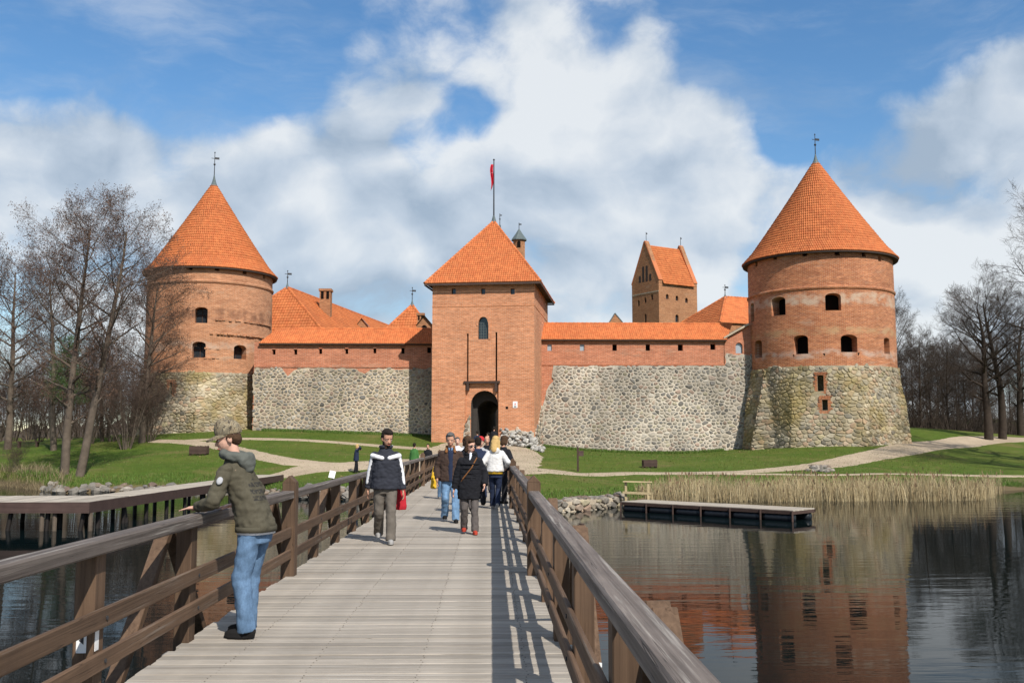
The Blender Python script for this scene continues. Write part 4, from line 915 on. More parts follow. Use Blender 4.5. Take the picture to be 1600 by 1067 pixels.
roof_plane(KT, (kw - .7, kd + .35, ze_ - .1), (.7, kd + .35, ze_ - .1), (kw - .7, kd / 2, zr_), (.7, kd / 2, zr_), seed=71, tile=.3, row=.42, amp=.04)
# roofs at the right
n_ = at(1133, 464, 112); f2 = at(1190, 469, 116)
hip_house('east_range', 'plain orange hipped roof with weather vane between the keep and the tower by the reeds', (n_.x, 112), (n_.x + 14, 118), 5.2, at(1120, 508, 108).z, n_.z, 4.6, v=1.5, seed=80)
n_ = at(961, 490, 118); T = thing('gable_end', 'tip of a small brick gable peeping over the right wall left of the keep', 'building', (n_.x, 118, 2.5)); k = 118 / F
g = MB().prism([(n_.x - 9 * k, 2.5), (n_.x + 11 * k, 2.5), (n_.x + 11 * k, n_.z - 1), (n_.x, n_.z), (n_.x - 9 * k, n_.z - 1.1)], 0, .5, lambda u, v, d_: (u, 118 + d_, v)); link('wall', fixn(g.mesh('g', ORG[T])), 'far_brick', T)
m = MB(); m.bar((n_.x, 118.3, n_.z + .05), (n_.x + 12 * k, 118.3, n_.z - 1.05), .7, .1); m.bar((n_.x, 118.3, n_.z + .05), (n_.x - 10 * k, 118.3, n_.z - 1.15), .7, .1); m.build('coping', 'lead', T)
# pale courtyard wall seen through the gateway
cw_ = gc + ey * 20; T = thing('courtyard_wall', 'sunlit pale stone wall glimpsed through the dark gateway', 'wall', (cw_.x, cw_.y, 1.2)); MB().box((cw_.x + 1.5, cw_.y, 3), (9, .6, 6), GA).build('wall', 'tan_mortar', T)

# ------------------------------------------------------------------ footbridge
PX0, PX1 = -2.44, .62; BEND = 47.7
BR = thing('footbridge', 'long wooden footbridge deck of grey planks leading to the gate', 'bridge', (-.9, 1.5, 0))
def plank_mesh(L, w, h, bev, r):
    m = MB(); x = L / 2
    a = [(-w / 2, -h), (w / 2, -h), (w / 2, -bev), (w / 2 - bev, 0), (-w / 2 + bev, 0), (-w / 2, -bev)]
    m.add([(-x, p, q_) for p, q_ in a] + [(x, p, q_) for p, q_ in a], [(0, 1, 2, 3, 4, 5), (11, 10, 9, 8, 7, 6)] + [(k, 6 + k, 6 + (k + 1) % 6, (k + 1) % 6) for k in range(6)]); return m
pm = [fixn(plank_mesh(PX1 - PX0, .144 + .003 * k, .045, .006, rnd).mesh('plank')) for k in range(3)]
for me in pm: me.materials.append(MT['deck_wood'])
N_PL = int((BEND - 1.5) / .155); scr = MB()
for i in range(N_PL):
    o = bpy.data.objects.new('plank', pm[rnd.randrange(3)]); COL.objects.link(o); o.parent = BR; y = 1.5 + (i + .5) * .155
    o.location = ((PX0 + PX1) / 2 + .9 + rnd.uniform(-.025, .025), y - 1.5 + rnd.uniform(-.004, .004), rnd.uniform(-.004, .003)); o.rotation_euler = (rnd.uniform(-.012, .012), 0, rnd.uniform(-.0012, .0012))
    for x in (-1.9, -1.28, -.5, .25):
        for dy in (-.035, .035): scr.box((x + rnd.uniform(-.012, .012), y + dy, .001), (.009, .009, .005))
scr.build('screws', 'screw_steel', BR, kind='stuff')
for x in (-2.3, -1.5, -.6, .4): MB().span((x - .09, 1.5, -.32), (x + .09, BEND, -.052)).build('stringer', 'post_wood', BR)
for y in np.arange(5, 47, 5.85):
    MB().span((-2.75, y - .1, -.54), (.9, y + .1, -.33)).build('cross_beam', 'post_wood', BR)
    for x in (-2.45, .6): MB().tube([(x, y, -3), (x, y, -.545)], .13, 10).build('pile', 'post_wood', BR)
for sx_, lo in ((-2.62, -2.5), (.66, .78)): MB().span((lo if lo > sx_ else sx_, 1.5, -.24), (max(lo, sx_), BEND, -.06)).build('edge_beam', 'post_wood', BR)
MB().span((-2.7, BEND + .003, -1.4), (.9, BEND + .5, -.06)).build('abutment', 'tan_mortar', BR)
PY = [12.15 + 1.95 * k for k in range(-5, 19)]
def railing(label, side):
    """side -1: rails at x=-2.35 (left), +1: rails at x=.46 (right); posts stand outside the rails"""
    xi = -2.35 if side < 0 else .462; T = thing('bridge_railing', label, 'railing', (xi, 1.5, 0), 'wooden railings of the footbridge')
    X = lambda d_: xi + side * d_                           # distance outwards from the inner face of the rails
    def sp(a, b, y0, y1, z0, z1): return MB().span((min(X(a), X(b)), y0, z0), (max(X(a), X(b)), y1, z1))
    proto = {}
    for i, y in enumerate(PY):
        k = i - 5; main = k % 6 == 0
        key = 'm' if main else 's'
        if main:
            m = sp(-.022, .138, y - .095, y + .095, -.30, 1.10); c = (X(.058), y); a, b, z = .08, .095, 1.10
            m.add([(c[0] - a, c[1] - b, z), (c[0] + a, c[1] - b, z), (c[0] + a, c[1] + b, z), (c[0] - a, c[1] + b, z), (c[0], c[1] - b, z + .085), (c[0], c[1] + b, z + .085)], [(0, 1, 4), (1, 2, 5, 4), (2, 3, 5), (3, 0, 4, 5)])
            o = m.build('main_post', 'post_wood', T, bevel=.008)
        else: o = sp(.05, .175, y - .08, y + .08, -.30, .905).build('post', 'post_wood', T, bevel=.006)
        if k % 2 == 0:
            for sg in (-1, 1):
                a, b = Vector((X(.235 if main else .22) + side * .05, y + sg * .06, .88)), Vector((X(.28), y + sg * 1.05, -.12)); MB().bar(a, b, .075, .11, up=(side, 0, 0)).build('brace', 'post_wood', T, bevel=.005)
    cuts = [1.5] + [12.15 + 11.7 * j for j in range(4)]
    for a, b in zip(cuts, cuts[1:]):
        w0 = rnd.uniform(-.004, .004)
        ea = .10 if a > 2 else 0; eb = .10
        sp(-.01, .125, a + ea + .003, b - eb - .003, .912, 1.0 + w0).build('cap_rail', 'cap_wood', T, bevel=.012)
        for z0, z1 in ((.455, .575), (.20, .315)): sp(.012, .046, a + (.099 if a > 2 else 0), b - .099, z0 + w0, z1 + w0).build('rail', 'rail_wood', T, bevel=.008)
    bl = MB()
    for y in PY:
        for z in (.515, .258):
            bl.tube([(X(.004), y + .02, z), (X(.02), y + .02, z)], .014, 6)
    bl.build('bolts', 'dark_metal', T, kind='stuff')
    return T, X
RL, XL = railing('left railing of the footbridge that the youth in the camouflage cap leans on', -1)
RR, XR = railing('right railing of the footbridge, its weathered top rail running down to the bottom edge', 1)
# way-mark sticker on a post of the left railing
T = RL; st = MB(); y = PY[2]; st.span((XL(.049), y - .06, .33), (XL(.0465), y + .0, .455)); st.span((XL(.09), y - .0845, .325), (XL(.15), y - .0805, .45)); o = st.build('sticker', 'white_paint', T)
mk = MB().add([(XL(.135), y - .0865, .40), (XL(.105), y - .0865, .375), (XL(.105), y - .0865, .425)], [(0, 1, 2)]); link('arrow_mark', mk.mesh('mk', ORG[T]), 'dark_metal', o)
m, t, b = newmat('clear_plastic', .06, .5); setc(t, b, (.5, .62, .72)); b.inputs['Transmission Weight'].default_value = .75; b.inputs['IOR'].default_value = 1.2
BT = thing('water_bottle', 'small clear plastic bottle left outside the right railing', 'bottle', (.70, 6.55, -.055))
MB().lathe([(.034, 0), (.036, .03), (.033, .07), (.036, .11), (.034, .16), (.015, .20), (.015, .215)], 14, (.70, 6.55, -.055)).build('body', 'clear_plastic', BT, smooth=True); MB().lathe([(.017, .212), (.017, .235)], 12, (.70, 6.55, -.055)).build('cap', 'white_paint', BT)

# ------------------------------------------------------------------ docks, posts and small things by the shore
def dock(label, quads, z, fas, piles, name='dock'):
    T = thing(name, label, 'dock', (quads[0][0][0], quads[0][0][1], WATER)); return T
DK = thing('boardwalk', 'low angled boardwalk on piles over the water left of the footbridge', 'boardwalk', (-12.9, 32.4, WATER)); DZ = -.36
fx = lambda y: -12.85 + (y - 32.4) * .035
me = fixn(plank_mesh(1.5, .30, .05, .006, rnd).mesh('plank')); me.materials.append(MT['dock_wood'])
me2 = fixn(plank_mesh(3.8, .30, .05, .006, rnd).mesh('plank')); me2.materials.append(MT['dock_wood'])
for i in range(72):
    y = 36.5 + i * .31
    if y > 58: break
    o = bpy.data.objects.new('plank', me); COL.objects.link(o); o.parent = DK; o.location = (fx(y) - .76 + 12.9, y - 32.4, DZ - WATER + rnd.uniform(-.005, .005))
for i in range(46):
    o = bpy.data.objects.new('plank', me2); COL.objects.link(o); o.parent = DK; o.rotation_euler = (0, 0, R(90)); o.location = (-.17 - i * .31, 1.95 + rnd.uniform(-.02, .02), DZ - WATER + rnd.uniform(-.005, .005))
MB().span((-27.3, 32.34, DZ - .34), (-12.83, 32.40, DZ + .004)).build('fascia', 'dock_fascia', DK)
MB().bar((-12.80, 32.34, DZ - .17), (fx(58) + .03, 58, DZ - .17), .06, .344).build('fascia', 'dock_fascia', DK)
MB().span((-27.3, 36.25, DZ - .3), (fx(36) - 1.5, 36.32, DZ - .01)).build('fascia', 'dock_fascia', DK)
MB().bar((fx(36) - 1.52, 36.4, DZ - .15), (fx(58) - 1.52, 58, DZ - .15), .06, .29).build('fascia', 'dock_fascia', DK)
for x in np.arange(-26.8, -13, 1.15):
    for yy in (32.6, 35.9): MB().tube([(x + rnd.uniform(-.3, .3), yy, -2.2), (x, yy, DZ - .06)], .075, 8).build('pile', 'dark_pile', DK)  # most piles are near-black over their whole length
for px in (66, 86, 142): p = at(px, 800, 32.5); MB().tube([(p.x, 32.5, -2.2), (p.x, 32.5, DZ - .345)], .07, 8).build('pile', 'alder_bark', DK)
for y in np.arange(33.5, 57, 2.1):
    for dx in (-.12, -1.35): MB().tube([(fx(y) + dx, y, -2.2), (fx(y) + dx, y, DZ - .06)], .08, 8).build('pile', 'dark_pile', DK)
# floating jetty at the right
JA, JB = Vector((5.35, 41.05, 0)), Vector((10.75, 35.6, 0)); jd = (JB - JA).normalized(); jn = Vector((-jd.y, jd.x, 0)); JL = (JB - JA).length; JZ = -.865; JW = 1.55
JT = thing('floating_jetty', 'long low floating jetty with black float drums right of the footbridge', 'jetty', (JA.x, JA.y, WATER)); ja = math.atan2(jd.y, jd.x)
me = fixn(plank_mesh(JL / 2 - .01, .155, .04, .004, rnd).mesh('plank')); me.materials.append(MT['dock_wood'])
for i in range(10):
    for h in (0, 1):
        o = bpy.data.objects.new('plank', me); COL.objects.link(o); o.parent = JT; p = jd * (JL * (.25 + .5 * h)) + jn * (.08 + i * .16); o.location = (p.x, p.y, JZ - WATER + rnd.uniform(-.003, .003)); o.rotation_euler = (0, 0, ja)
for off in (-.02, JW + .07): a = JA + jn * off; MB().bar(a + Vector((0, 0, JZ - .09)), a + jd * JL + Vector((0, 0, JZ - .09)), .05, .12).build('side_beam', 'dark_wood', JT)
for e_ in (.03, JL - .03): a = JA + jd * e_; MB().bar(a + jn * .02 + Vector((0, 0, JZ - .1)), a + jn * (JW + .03) + Vector((0, 0, JZ - .1)), .05, .11).build('end_beam', 'dark_wood', JT)
for off in (.16, JW - .2):
    for k in range(6):
        a = JA + jn * off + jd * (JL * k / 6 + .06) + Vector((0, 0, WATER + .10)); b = a + jd * (JL / 6 - .12)
        m = MB(); n = 9; pts = [a.lerp(b, i / n) for i in range(n + 1)]; m.tube(pts, [.16 if i in (0, n) else (.20 if i % 2 else .185) for i in range(n + 1)], 14); m.build('float_drum', 'black_float', JT, smooth=True)
for k in range(7): a = JA + jd * (JL * k / 6) - jn * .06; MB().bar(a + Vector((0, 0, WATER - .1)), a + Vector((0, 0, JZ - .03)), .06, .06, up=(0, 1, 0)).build('strut', 'dark_wood', JT)
HR = thing('handrail', 'short pale wooden handrail at the shore end of the floating jetty', 'handrail', tuple(at(978, 780, 43.2)))
a, b = at(978, 782, 43.4), at(1013, 783, 43.0); za_ = at(978, 753, 43.4).z; zm = at(978, 769, 43.4).z
for p in (a, b): MB().span((p.x - .05, p.y - .05, p.z - .3), (p.x + .05, p.y + .05, za_)).build('post', 'new_wood', HR)
MB().bar((a.x - .12, a.y - .08, za_ + .03), (b.x + .15, b.y - .08, za_ + .02), .1, .05).build('rail', 'new_wood', HR); MB().bar((a.x - .15, a.y - .08, zm), (b.x + .12, b.y - .08, zm - .03), .04, .1).build('rail', 'new_wood', HR)
ST = thing('mooring_stake', 'stub of a dark stake standing in the water right of the footbridge', 'stake', (2.95, 32.8, WATER)); MB().tube([(2.95, 32.8, -2.2), (2.97, 32.8, WATER + .18)], [.09, .08], 8).build('stake', 'dark_wood', ST)
# rocks along the left shore
r = random.Random(3); RKs = []
def rock(label, x, y, z, s, sc=None):
    o = put(r.choice(PEB), 'rock', (x, y, z), sc or (s * r.uniform(.9, 1.5), s * r.uniform(.8, 1.1), s * r.uniform(.6, .8)), r); tag(o, label, 'rock', 'rocks along the shore'); return o
for i in range(140):
    x = -25.5 + 15.0 * i / 139 + r.uniform(-.2, .2); s = r.uniform(.10, .30) * (1.1 if i < 70 else .8); y = float(shoreY(x)) + r.uniform(-.35, .6)
    rock('grey shore rock in the row below the left lawn', x, y, WATER + .1 + max(0, (y - float(shoreY(x))) * .45), s)
for i in range(80):
    x = -9.8 + 7.0 * i / 79 + r.uniform(-.2, .2); s = r.uniform(.14, .38); y = float(shoreY(x)) + r.uniform(-.5, .5)
    rock('grey shore rock heaped at the bank left of the footbridge end', x, y, WATER + .12 + max(0, (y - float(shoreY(x)) + .3) * .6), s)
for i in range(50):
    x = 8 + 9 * r.random(); y = float(shoreY(29)) + 3; p = ground(r.uniform(1255, 1290) + i * .3, r.uniform(728, 738)); s = r.uniform(.08, .18)
    rock('small pale stone beside the rising path behind the reeds', p.x, p.y, p.z + s * .3, s)
# low stone revetment beside the bridge end
RV = thing('stone_revetment', 'low retaining wall of rough stones at the water between footbridge and jetty', 'wall', (3, 42, WATER)); pv = [(.95, 40.7), (1.9, 40.2), (2.6, 40.1), (3.6, 41.0), (4.6, 42.3), (5.3, 43.3), (6.0, 44.3)]
L = [0]
for a, b in zip(pv, pv[1:]): L.append(L[-1] + math.hypot(b[0] - a[0], b[1] - a[1]))
def rv(u, v, d_):
    u = min(max(u, 0), L[-1] - 1e-4); i = int(np.searchsorted(L, u, side='right')) - 1; f = (u - L[i]) / (L[i + 1] - L[i]); a, b = pv[i], pv[i + 1]; tx, ty = b[0] - a[0], b[1] - a[1]; l = math.hypot(tx, ty)
    return (a[0] + tx * f + ty / l * d_ , a[1] + ty * f - tx / l * d_ - (0), v)
tops = lambda u: -.86 + .05 * math.sin(u * 2.1)
m = MB()
for i in range(24):
    u0, u1 = L[-1] * i / 24, L[-1] * (i + 1) / 24; m.add([rv(u0, -1.6, 0), rv(u1, -1.6, 0), rv(u1, tops(u1), -.05), rv(u0, tops(u0), -.05), rv(u0, tops(u0) + .02, -.9), rv(u1, tops(u1) + .02, -.9)], [(0, 1, 2, 3), (3, 2, 5, 4)])
m.build('rubble_core', 'tan_mortar', RV)
lay_stones(RV, voronoi_cells([(0, -1.5), (L[-1], -1.5), (L[-1], -.84), (L[-1] / 2, -.86), (0, -.84)], .36, .24, .03, r, .4), rv, r, 'fieldstone', .09, 120, (.95, .92, .86))
for i in range(46):
    u = L[-1] * r.random(); p = rv(u, tops(u), -r.uniform(.05, .75)); k = r.uniform(.1, .24); put(r.choice(PEB), 'stone', (p[0], p[1], p[2] + .03), (k * 1.3, k, k * .5), r, RV)
# litter boxes, bench, signs
def slat_box(name, label, cat, px, py, w, h, Y=None, n=5, rz=0, pxw=None):
    p = ground(px, py); T = thing(name, label, cat, tuple(p), rz=rz, local=True); ORG[T] = (0, 0, 0)
    for i in range(n):
        z = .08 + (h - .1) * i / n
        for yy in (-.35, .35): MB().span((-w / 2, yy - .03, z), (w / 2, yy + .03, z + (h / n) * .78)).build('slat', 'dark_wood', T)
    for x in (-w / 2 + .06, 0, w / 2 - .06):
        for yy in (-.3, .3): MB().span((x - .05, yy - .018, -.1), (x + .05, yy + .018, h)).build('post', 'dark_wood', T)
    for x in (-w / 2, w / 2): MB().span((x - .02, -.31, .1), (x + .02, .31, h - .05)).build('end_board', 'dark_wood', T)
    return T
slat_box('planter_box', 'dark slatted wooden box beside the path behind the youth in the cap', 'planter', 311, 711, 1.15, .62)
slat_box('planter_box', 'dark slatted wooden box on the lawn below the right curtain wall', 'planter', 1015, 731, .85, .5)
p = ground(44, 699, 60, 120); T = thing('bench', 'small dark bench on the far left lawn beyond the alders', 'bench', tuple(p))
MB().span((p.x - .9, p.y - .2, p.z + .42), (p.x + .9, p.y + .2, p.z + .48)).build('seat', 'dark_wood', T)
for dx in (-.7, .7): MB().span((p.x + dx - .06, p.y - .18, p.z - .1), (p.x + dx + .06, p.y + .18, p.z + .417)).build('leg', 'dark_wood', T)
p = ground(903, 737); T = thing('sign_post', 'slim dark post with a small brown sign board on the right lawn edge', 'sign', tuple(p)); k = p.y / F
MB().span((p.x - .05, p.y - .05, p.z - .2), (p.x + .05, p.y + .05, p.z + 38 * k)).build('post', 'dark_wood', T); MB().span((p.x + .06, p.y - .02, p.z + 24 * k), (p.x + .34, p.y + .02, p.z + 32 * k)).build('board', 'dock_fascia', T)
p = at(519, 752, 50); T = thing('sign_board', 'small tilted white board on the grass beyond the left railing', 'sign', (p.x, 50, p.z)); q_ = at(519, 741, 50)
MB().box(q_, (.30, .03, .36), m=Matrix.Translation(q_) @ Matrix.Rotation(.2, 4, 'Y') @ Matrix.Rotation(-.25, 4, 'X')).build('board', 'white_paint', T); MB().span((q_.x - .03, 50.05, gz(q_.x, 50) - .1), (q_.x + .03, 50.1, q_.z)).build('post', 'dark_wood', T)

# ------------------------------------------------------------------ trees
def segmesh(name, S, n, org):
    """S rows: p0(3) p1(3) d0(3) d1(3) r0 r1 -> tapered prisms with n sides"""
    S = np.array(S, dtype=np.float64)
    if len(S) == 0: return None
    ref = np.array([.31, .19, .93]); ref /= np.linalg.norm(ref); V = []
    for a in (0, 1):
        P, D, r_ = S[:, 3 * a:3 * a + 3], S[:, 6 + 3 * a:9 + 3 * a], S[:, 12 + a]
        D = D / np.linalg.norm(D, axis=1)[:, None]; X = np.cross(D, ref); l = np.linalg.norm(X, axis=1); X[l < .05] = (1, 0, 0); X /= np.linalg.norm(X, axis=1)[:, None]; Y = np.cross(D, X)
        for k in range(n): t_ = 2 * math.pi * k / n; V.append(P + (X * math.cos(t_) + Y * math.sin(t_)) * r_[:, None])
    V = np.stack(V, 1); m = len(S); b = (np.arange(m) * 2 * n)[:, None]
    Q = np.concatenate([b + np.array([[k, (k + 1) % n, n + (k + 1) % n, n + k]]) for k in range(n)], 0)
    return npmesh(name, V.reshape(-1, 3) - np.array(org), Q, smooth=n > 4)
def grow(r, H, trunk_r, lean=(0, 0), n_limb=26, limb_len=.36, start=.22, rise=.9, levels=4, twig=.5, spread=1.0, forks=0, wob=.06, dens=1.0, droop=0.0, dome=True):
    S = {k: [] for k in range(6)}; tips = []
    def branch(p, d_, L, rad, lv, nseg, up, wander):
        pts = [Vector(p)]; dr = Vector(d_).normalized(); ds = [dr.copy()]
        for i in range(nseg):
            dr = (dr + Vector((r.gauss(0, wander), r.gauss(0, wander), r.gauss(0, wander) * .7 + up))).normalized(); pts.append(pts[-1] + dr * (L / nseg)); ds.append(dr.copy())
        for i in range(nseg):
            d0 = (ds[max(i, 0)] + ds[i + 1]).normalized() if i else ds[1]; d1 = (ds[i + 1] + ds[min(i + 2, nseg)]).normalized()
            f0, f1 = i / nseg, (i + 1) / nseg; e = .9 if lv == 0 else 1.0
            S[lv].append((*pts[i], *pts[i + 1], *d0, *d1, rad * (1 - f0 * .88) ** e, rad * (1 - f1 * .88) ** e))
        return pts, ds
    def side(dr, ang):
        a = Vector((r.gauss(0, 1), r.gauss(0, 1), r.gauss(0, 1))); a = (a - dr * a.dot(dr)).normalized(); return (dr * math.cos(ang) + a * math.sin(ang)).normalized()
    def sub(pts, ds, L, rad, lv):
        if lv > levels: tips.append((pts[-1], ds[-1])); return
        n = max(2, int({2: 7, 3: 6, 4: 5}[lv] * dens * min(1.5, L / {2: 3.0, 3: 1.3, 4: .6}[lv] + .4))); ns = len(pts) - 1
        for j in range(n):
            f = .18 + .82 * (j + r.random()) / n; i = min(int(f * ns), ns - 1); p = pts[i].lerp(pts[i + 1], f * ns - i)
            l2 = L * r.uniform(.32, .52) * (1.15 - .55 * f) + twig * .3; ang = r.uniform(.45, .95)
            q_, d2 = branch(p, side(ds[i + 1], ang), l2, max(rad * (1 - f * .8) * .5, .006), lv, 3 if lv < 4 else 2, .05 - droop, .16); sub(q_, d2, l2, max(rad * (1 - f * .8) * .5, .006), lv + 1)
    tr, td = branch((0, 0, -.3), (lean[0], lean[1], 1), H * 1.02, trunk_r, 0, 18, .01, wob * .35)
    for j in range(n_limb):
        f = start + (1 - start) * ((j + r.random() * .8) / n_limb) ** .9; i = min(int(f * 18), 17); p = tr[i].lerp(tr[i + 1], f * 18 - i)
        env = math.sin(math.pi * min(1, (1 - (f - start) / (1 - start)) * .75 + .2)) if dome else 1 - f * .6
        L = H * limb_len * max(.22, env) * r.uniform(.75, 1.2) * spread; az = j * 2.4 + r.uniform(-.5, .5); el = r.uniform(.45, .95) * rise * (.6 + .6 * f)
        d_ = Vector((math.cos(az) * math.cos(el), math.sin(az) * math.cos(el), math.sin(el))); rad = trunk_r * (1 - f * .86) * .5
        pts, ds = branch(p, d_, L, rad, 1, 6, .05 * rise - droop, .10); sub(pts, ds, L, rad, 2)
    return S, tips
def tree_parts(T, S, tips, bark, twigm, r, buds=1.0, bsize=.06):
    org = ORG.get(T, (0, 0, 0)) if False else (0, 0, 0)
    me = segmesh('trunk', S[0], 9, org); link('trunk', me, bark, T)
    me = segmesh('limbs', S[1], 6, org); link('limbs', me, bark, T, kind='stuff')
    if S[2] + S[3] + S[4]: link('twigs', segmesh('twigs', S[2] + S[3] + S[4], 3, org), twigm, T, kind='stuff')
    if buds and tips:
        P = np.array([tuple(p) for p, d_ in tips for k in range(2) if r.random() < buds * .7]); n = len(P)
        if n:
            rs = np.random.RandomState(r.randint(0, 9999)); P = P + rs.normal(0, .05, (n, 3)); A = rs.normal(0, 1, (n, 3)); A /= np.linalg.norm(A, axis=1)[:, None]; B = np.cross(A, rs.normal(0, 1, (n, 3))); B /= np.linalg.norm(B, axis=1)[:, None]; s = bsize * rs.uniform(.5, 1.3, (n, 1))
            V = np.stack([P - A * s, P + B * s * .45, P + A * s, P - B * s * .45], 1).reshape(-1, 3); link('catkins', npmesh('catkins', V, np.arange(4 * n).reshape(n, 4)), 'bud', T, kind='stuff')
def copy_tree(o, loc, rz, sc, label, group=None):
    c = o.copy(); COL.objects.link(c); c.location = loc; c.rotation_euler = (0, 0, rz); c.scale = (sc, sc, sc); c['label'] = label
    if group: c['group'] = group
    for ch in o.children: d2 = ch.copy(); COL.objects.link(d2); d2.parent = c
    return c
def tree(name, label, loc, r, group, bark='alder_bark', twigm='twig', buds=1.0, rz=0, bsize=.05, **kw):
    T = thing(name, label, 'tree', tuple(loc), group, rz, local=True); S, tips = grow(r, **kw); tree_parts(T, S, tips, bark, twigm, r, buds, bsize); return T
GL = 'bare alders on the left lawn'
b1, b2 = Vector((at(101, 736, 59.5).x, 59.5, gz(at(101, 736, 59.5).x, 59.5))), Vector((at(124, 735, 59).x, 59, gz(at(124, 735, 59).x, 59)))
A1 = tree('alder_tree', 'tall straight bare alder, the left of the twin trunks on the lawn', b1, random.Random(101), GL, H=14.8, trunk_r=.27, lean=(.035, .0), n_limb=30, limb_len=.30, start=.2, dens=.94, wob=.05)
A2 = tree('alder_tree', 'tall bare alder with pale trunk leaning right, sharing a foot with the straight one', b2, random.Random(102), GL, H=14.6, trunk_r=.27, lean=(.135, .0), n_limb=26, limb_len=.27, start=.28, dens=.88, wob=.05)
p = ground(84, 704, 60, 100); A3 = tree('alder_tree', 'bare alder with dark trunk leaning left over the far shore', p, random.Random(103), GL, H=13.2, trunk_r=.25, lean=(-.07, .0), n_limb=26, limb_len=.33, start=.18, dens=.85)
p = ground(221, 692, 60, 100); A4 = tree('alder_tree', 'bare alder standing in front of the left cone tower', p, random.Random(104), GL, H=12.6, trunk_r=.26, lean=(.03, 0), n_limb=32, limb_len=.30, start=.16, rise=.75, dens=.95)
p = ground(12, 702, 60, 100); copy_tree(A4, tuple(p), 2.1, 1.12, 'bare alder near the left picture edge beside the bench')
p = Vector((-41, 66, gz(-41, 66))); copy_tree(A3, tuple(p), 3.6, 1.0, 'leftmost bare alder, its twigs cut by the picture edge')
p = ground(160, 690, 60, 110); copy_tree(A4, tuple(p), 4.4, .62, 'short bare alder in the brush behind the twin trunks')
def bush(name, label, loc, r, n, H, group=None, bark='alder_bark', twigm='twig', buds=.6, spread=.5):
    T = thing(name, label, 'bush', tuple(loc), group, local=True); SS = {k: [] for k in range(6)}; tips = []
    for i in range(n):
        a = 6.28 * i / n + r.uniform(-.3, .3); l = spread * r.uniform(.2, 1); S, tp = grow(r, H * r.uniform(.6, 1.05), .05, (math.cos(a) * l, math.sin(a) * l), 11, .42, .15, .9, 4, .3, dens=.8)
        off = np.array([math.cos(a) * .25, math.sin(a) * .25, 0])
        for k in S: SS[k] += [tuple(np.array(s_) + np.concatenate([off, off, np.zeros(8)])) for s_ in S[k]]
        tips += [(p_ + Vector(off), d_) for p_, d_ in tp]
    link('stems', segmesh('stems', SS[0] + SS[1], 5, (0, 0, 0)), bark, T, kind='stuff'); link('twigs', segmesh('twigs', SS[2] + SS[3] + SS[4], 3, (0, 0, 0)), twigm, T, kind='stuff')
    if buds: 
        D_ = thing('x', '', '', (0, 0, 0)); bpy.data.objects.remove(D_)
    return T
GB = 'bare bushes by the left tower'
p = ground(197, 702, 60, 100); B1 = bush('alder_bush', 'dense many-stemmed bare bush at the foot of the alder before the left tower', p, random.Random(120), 12, 5.6, GB, spread=.55)
for i, (px, py, sc, lb) in enumerate(((232, 690, .95, 'bare bush against the stone foot of the left cone tower'), (140, 694, .8, 'bare bush behind the leaning alder trunk'), (60, 690, .9, 'reddish bare bush beyond the small bench'), (-5, 690, 1.1, 'bare bush at the left edge in front of the far lake'), (175, 690, .7, 'low bare bush between the twin trunks and the left tower'), (105, 688, 1.0, 'bare bush behind the straight alder trunk'), (20, 686, 1.3, 'large bare bush far left beyond the bench, before the lake'), (80, 684, 1.35, 'large bare bush seen between the two left trunks'), (125, 684, 1.3, 'large bare bush seen just right of the twin trunks'), (160, 684, 1.3, 'large bare bush behind the person in red'), (200, 683, 1.2, 'bare bush behind the many-stemmed one'), (-40, 686, 1.4, 'large bare bush cut by the left picture edge'), (45, 682, 1.45, 'tall bare bush behind the bench'))):
    q_ = ground(px, py, 60, 110); copy_tree(B1, tuple(q_), i * 1.3 + .5, sc, lb)
q_ = Vector((at(22, 750, 66).x, 66, gz(at(22, 750, 66).x, 66))); copy_tree(B1, tuple(q_), .4, .33, 'small dark bare bush at the water on the left shore')
# little pine among the alders
def pine(label, loc, r, H):
    T = thing('pine_tree', label, 'tree', tuple(loc), None, local=True); MB().tube([(0, 0, -.2), (.05, 0, H * .5), (0, .05, H)], [.12, .08, .02], 7).build('trunk', 'dark_bark', T); V = []; Br = MB()
    for i in range(46):
        f = .42 + .58 * i / 46; L = (1.9 * (1.15 - f) + .45) * r.uniform(.7, 1.2); az = i * 2.4; q_ = Vector((math.cos(az), math.sin(az), .25)).normalized(); Br.tube([(0, 0, f * H), q_ * L + Vector((0, 0, f * H))], [.03, .01], 4)
        for k in range(170):
            u = r.uniform(.25, 1.05); c = q_ * (L * u) + Vector((r.gauss(0, .2), r.gauss(0, .2), f * H + r.gauss(0, .13))); a = Vector((r.gauss(0, 1), r.gauss(0, 1), r.gauss(.6, 1))).normalized(); b = a.cross(Vector((r.gauss(0, 1), r.gauss(0, 1), r.gauss(0, 1)))).normalized(); V += [c - b * .012, c + b * .012, c + a * .2]
    Br.build('branch', 'dark_bark', T, kind='stuff'); link('needles', npmesh('needles', np.array([tuple(v) for v in V]), np.arange(len(V)).reshape(-1, 3)), 'needle', T, kind='stuff'); return T
pine('small green pine between the bare alder trunks', ground(100, 712, 55, 110), random.Random(9), 8.6)
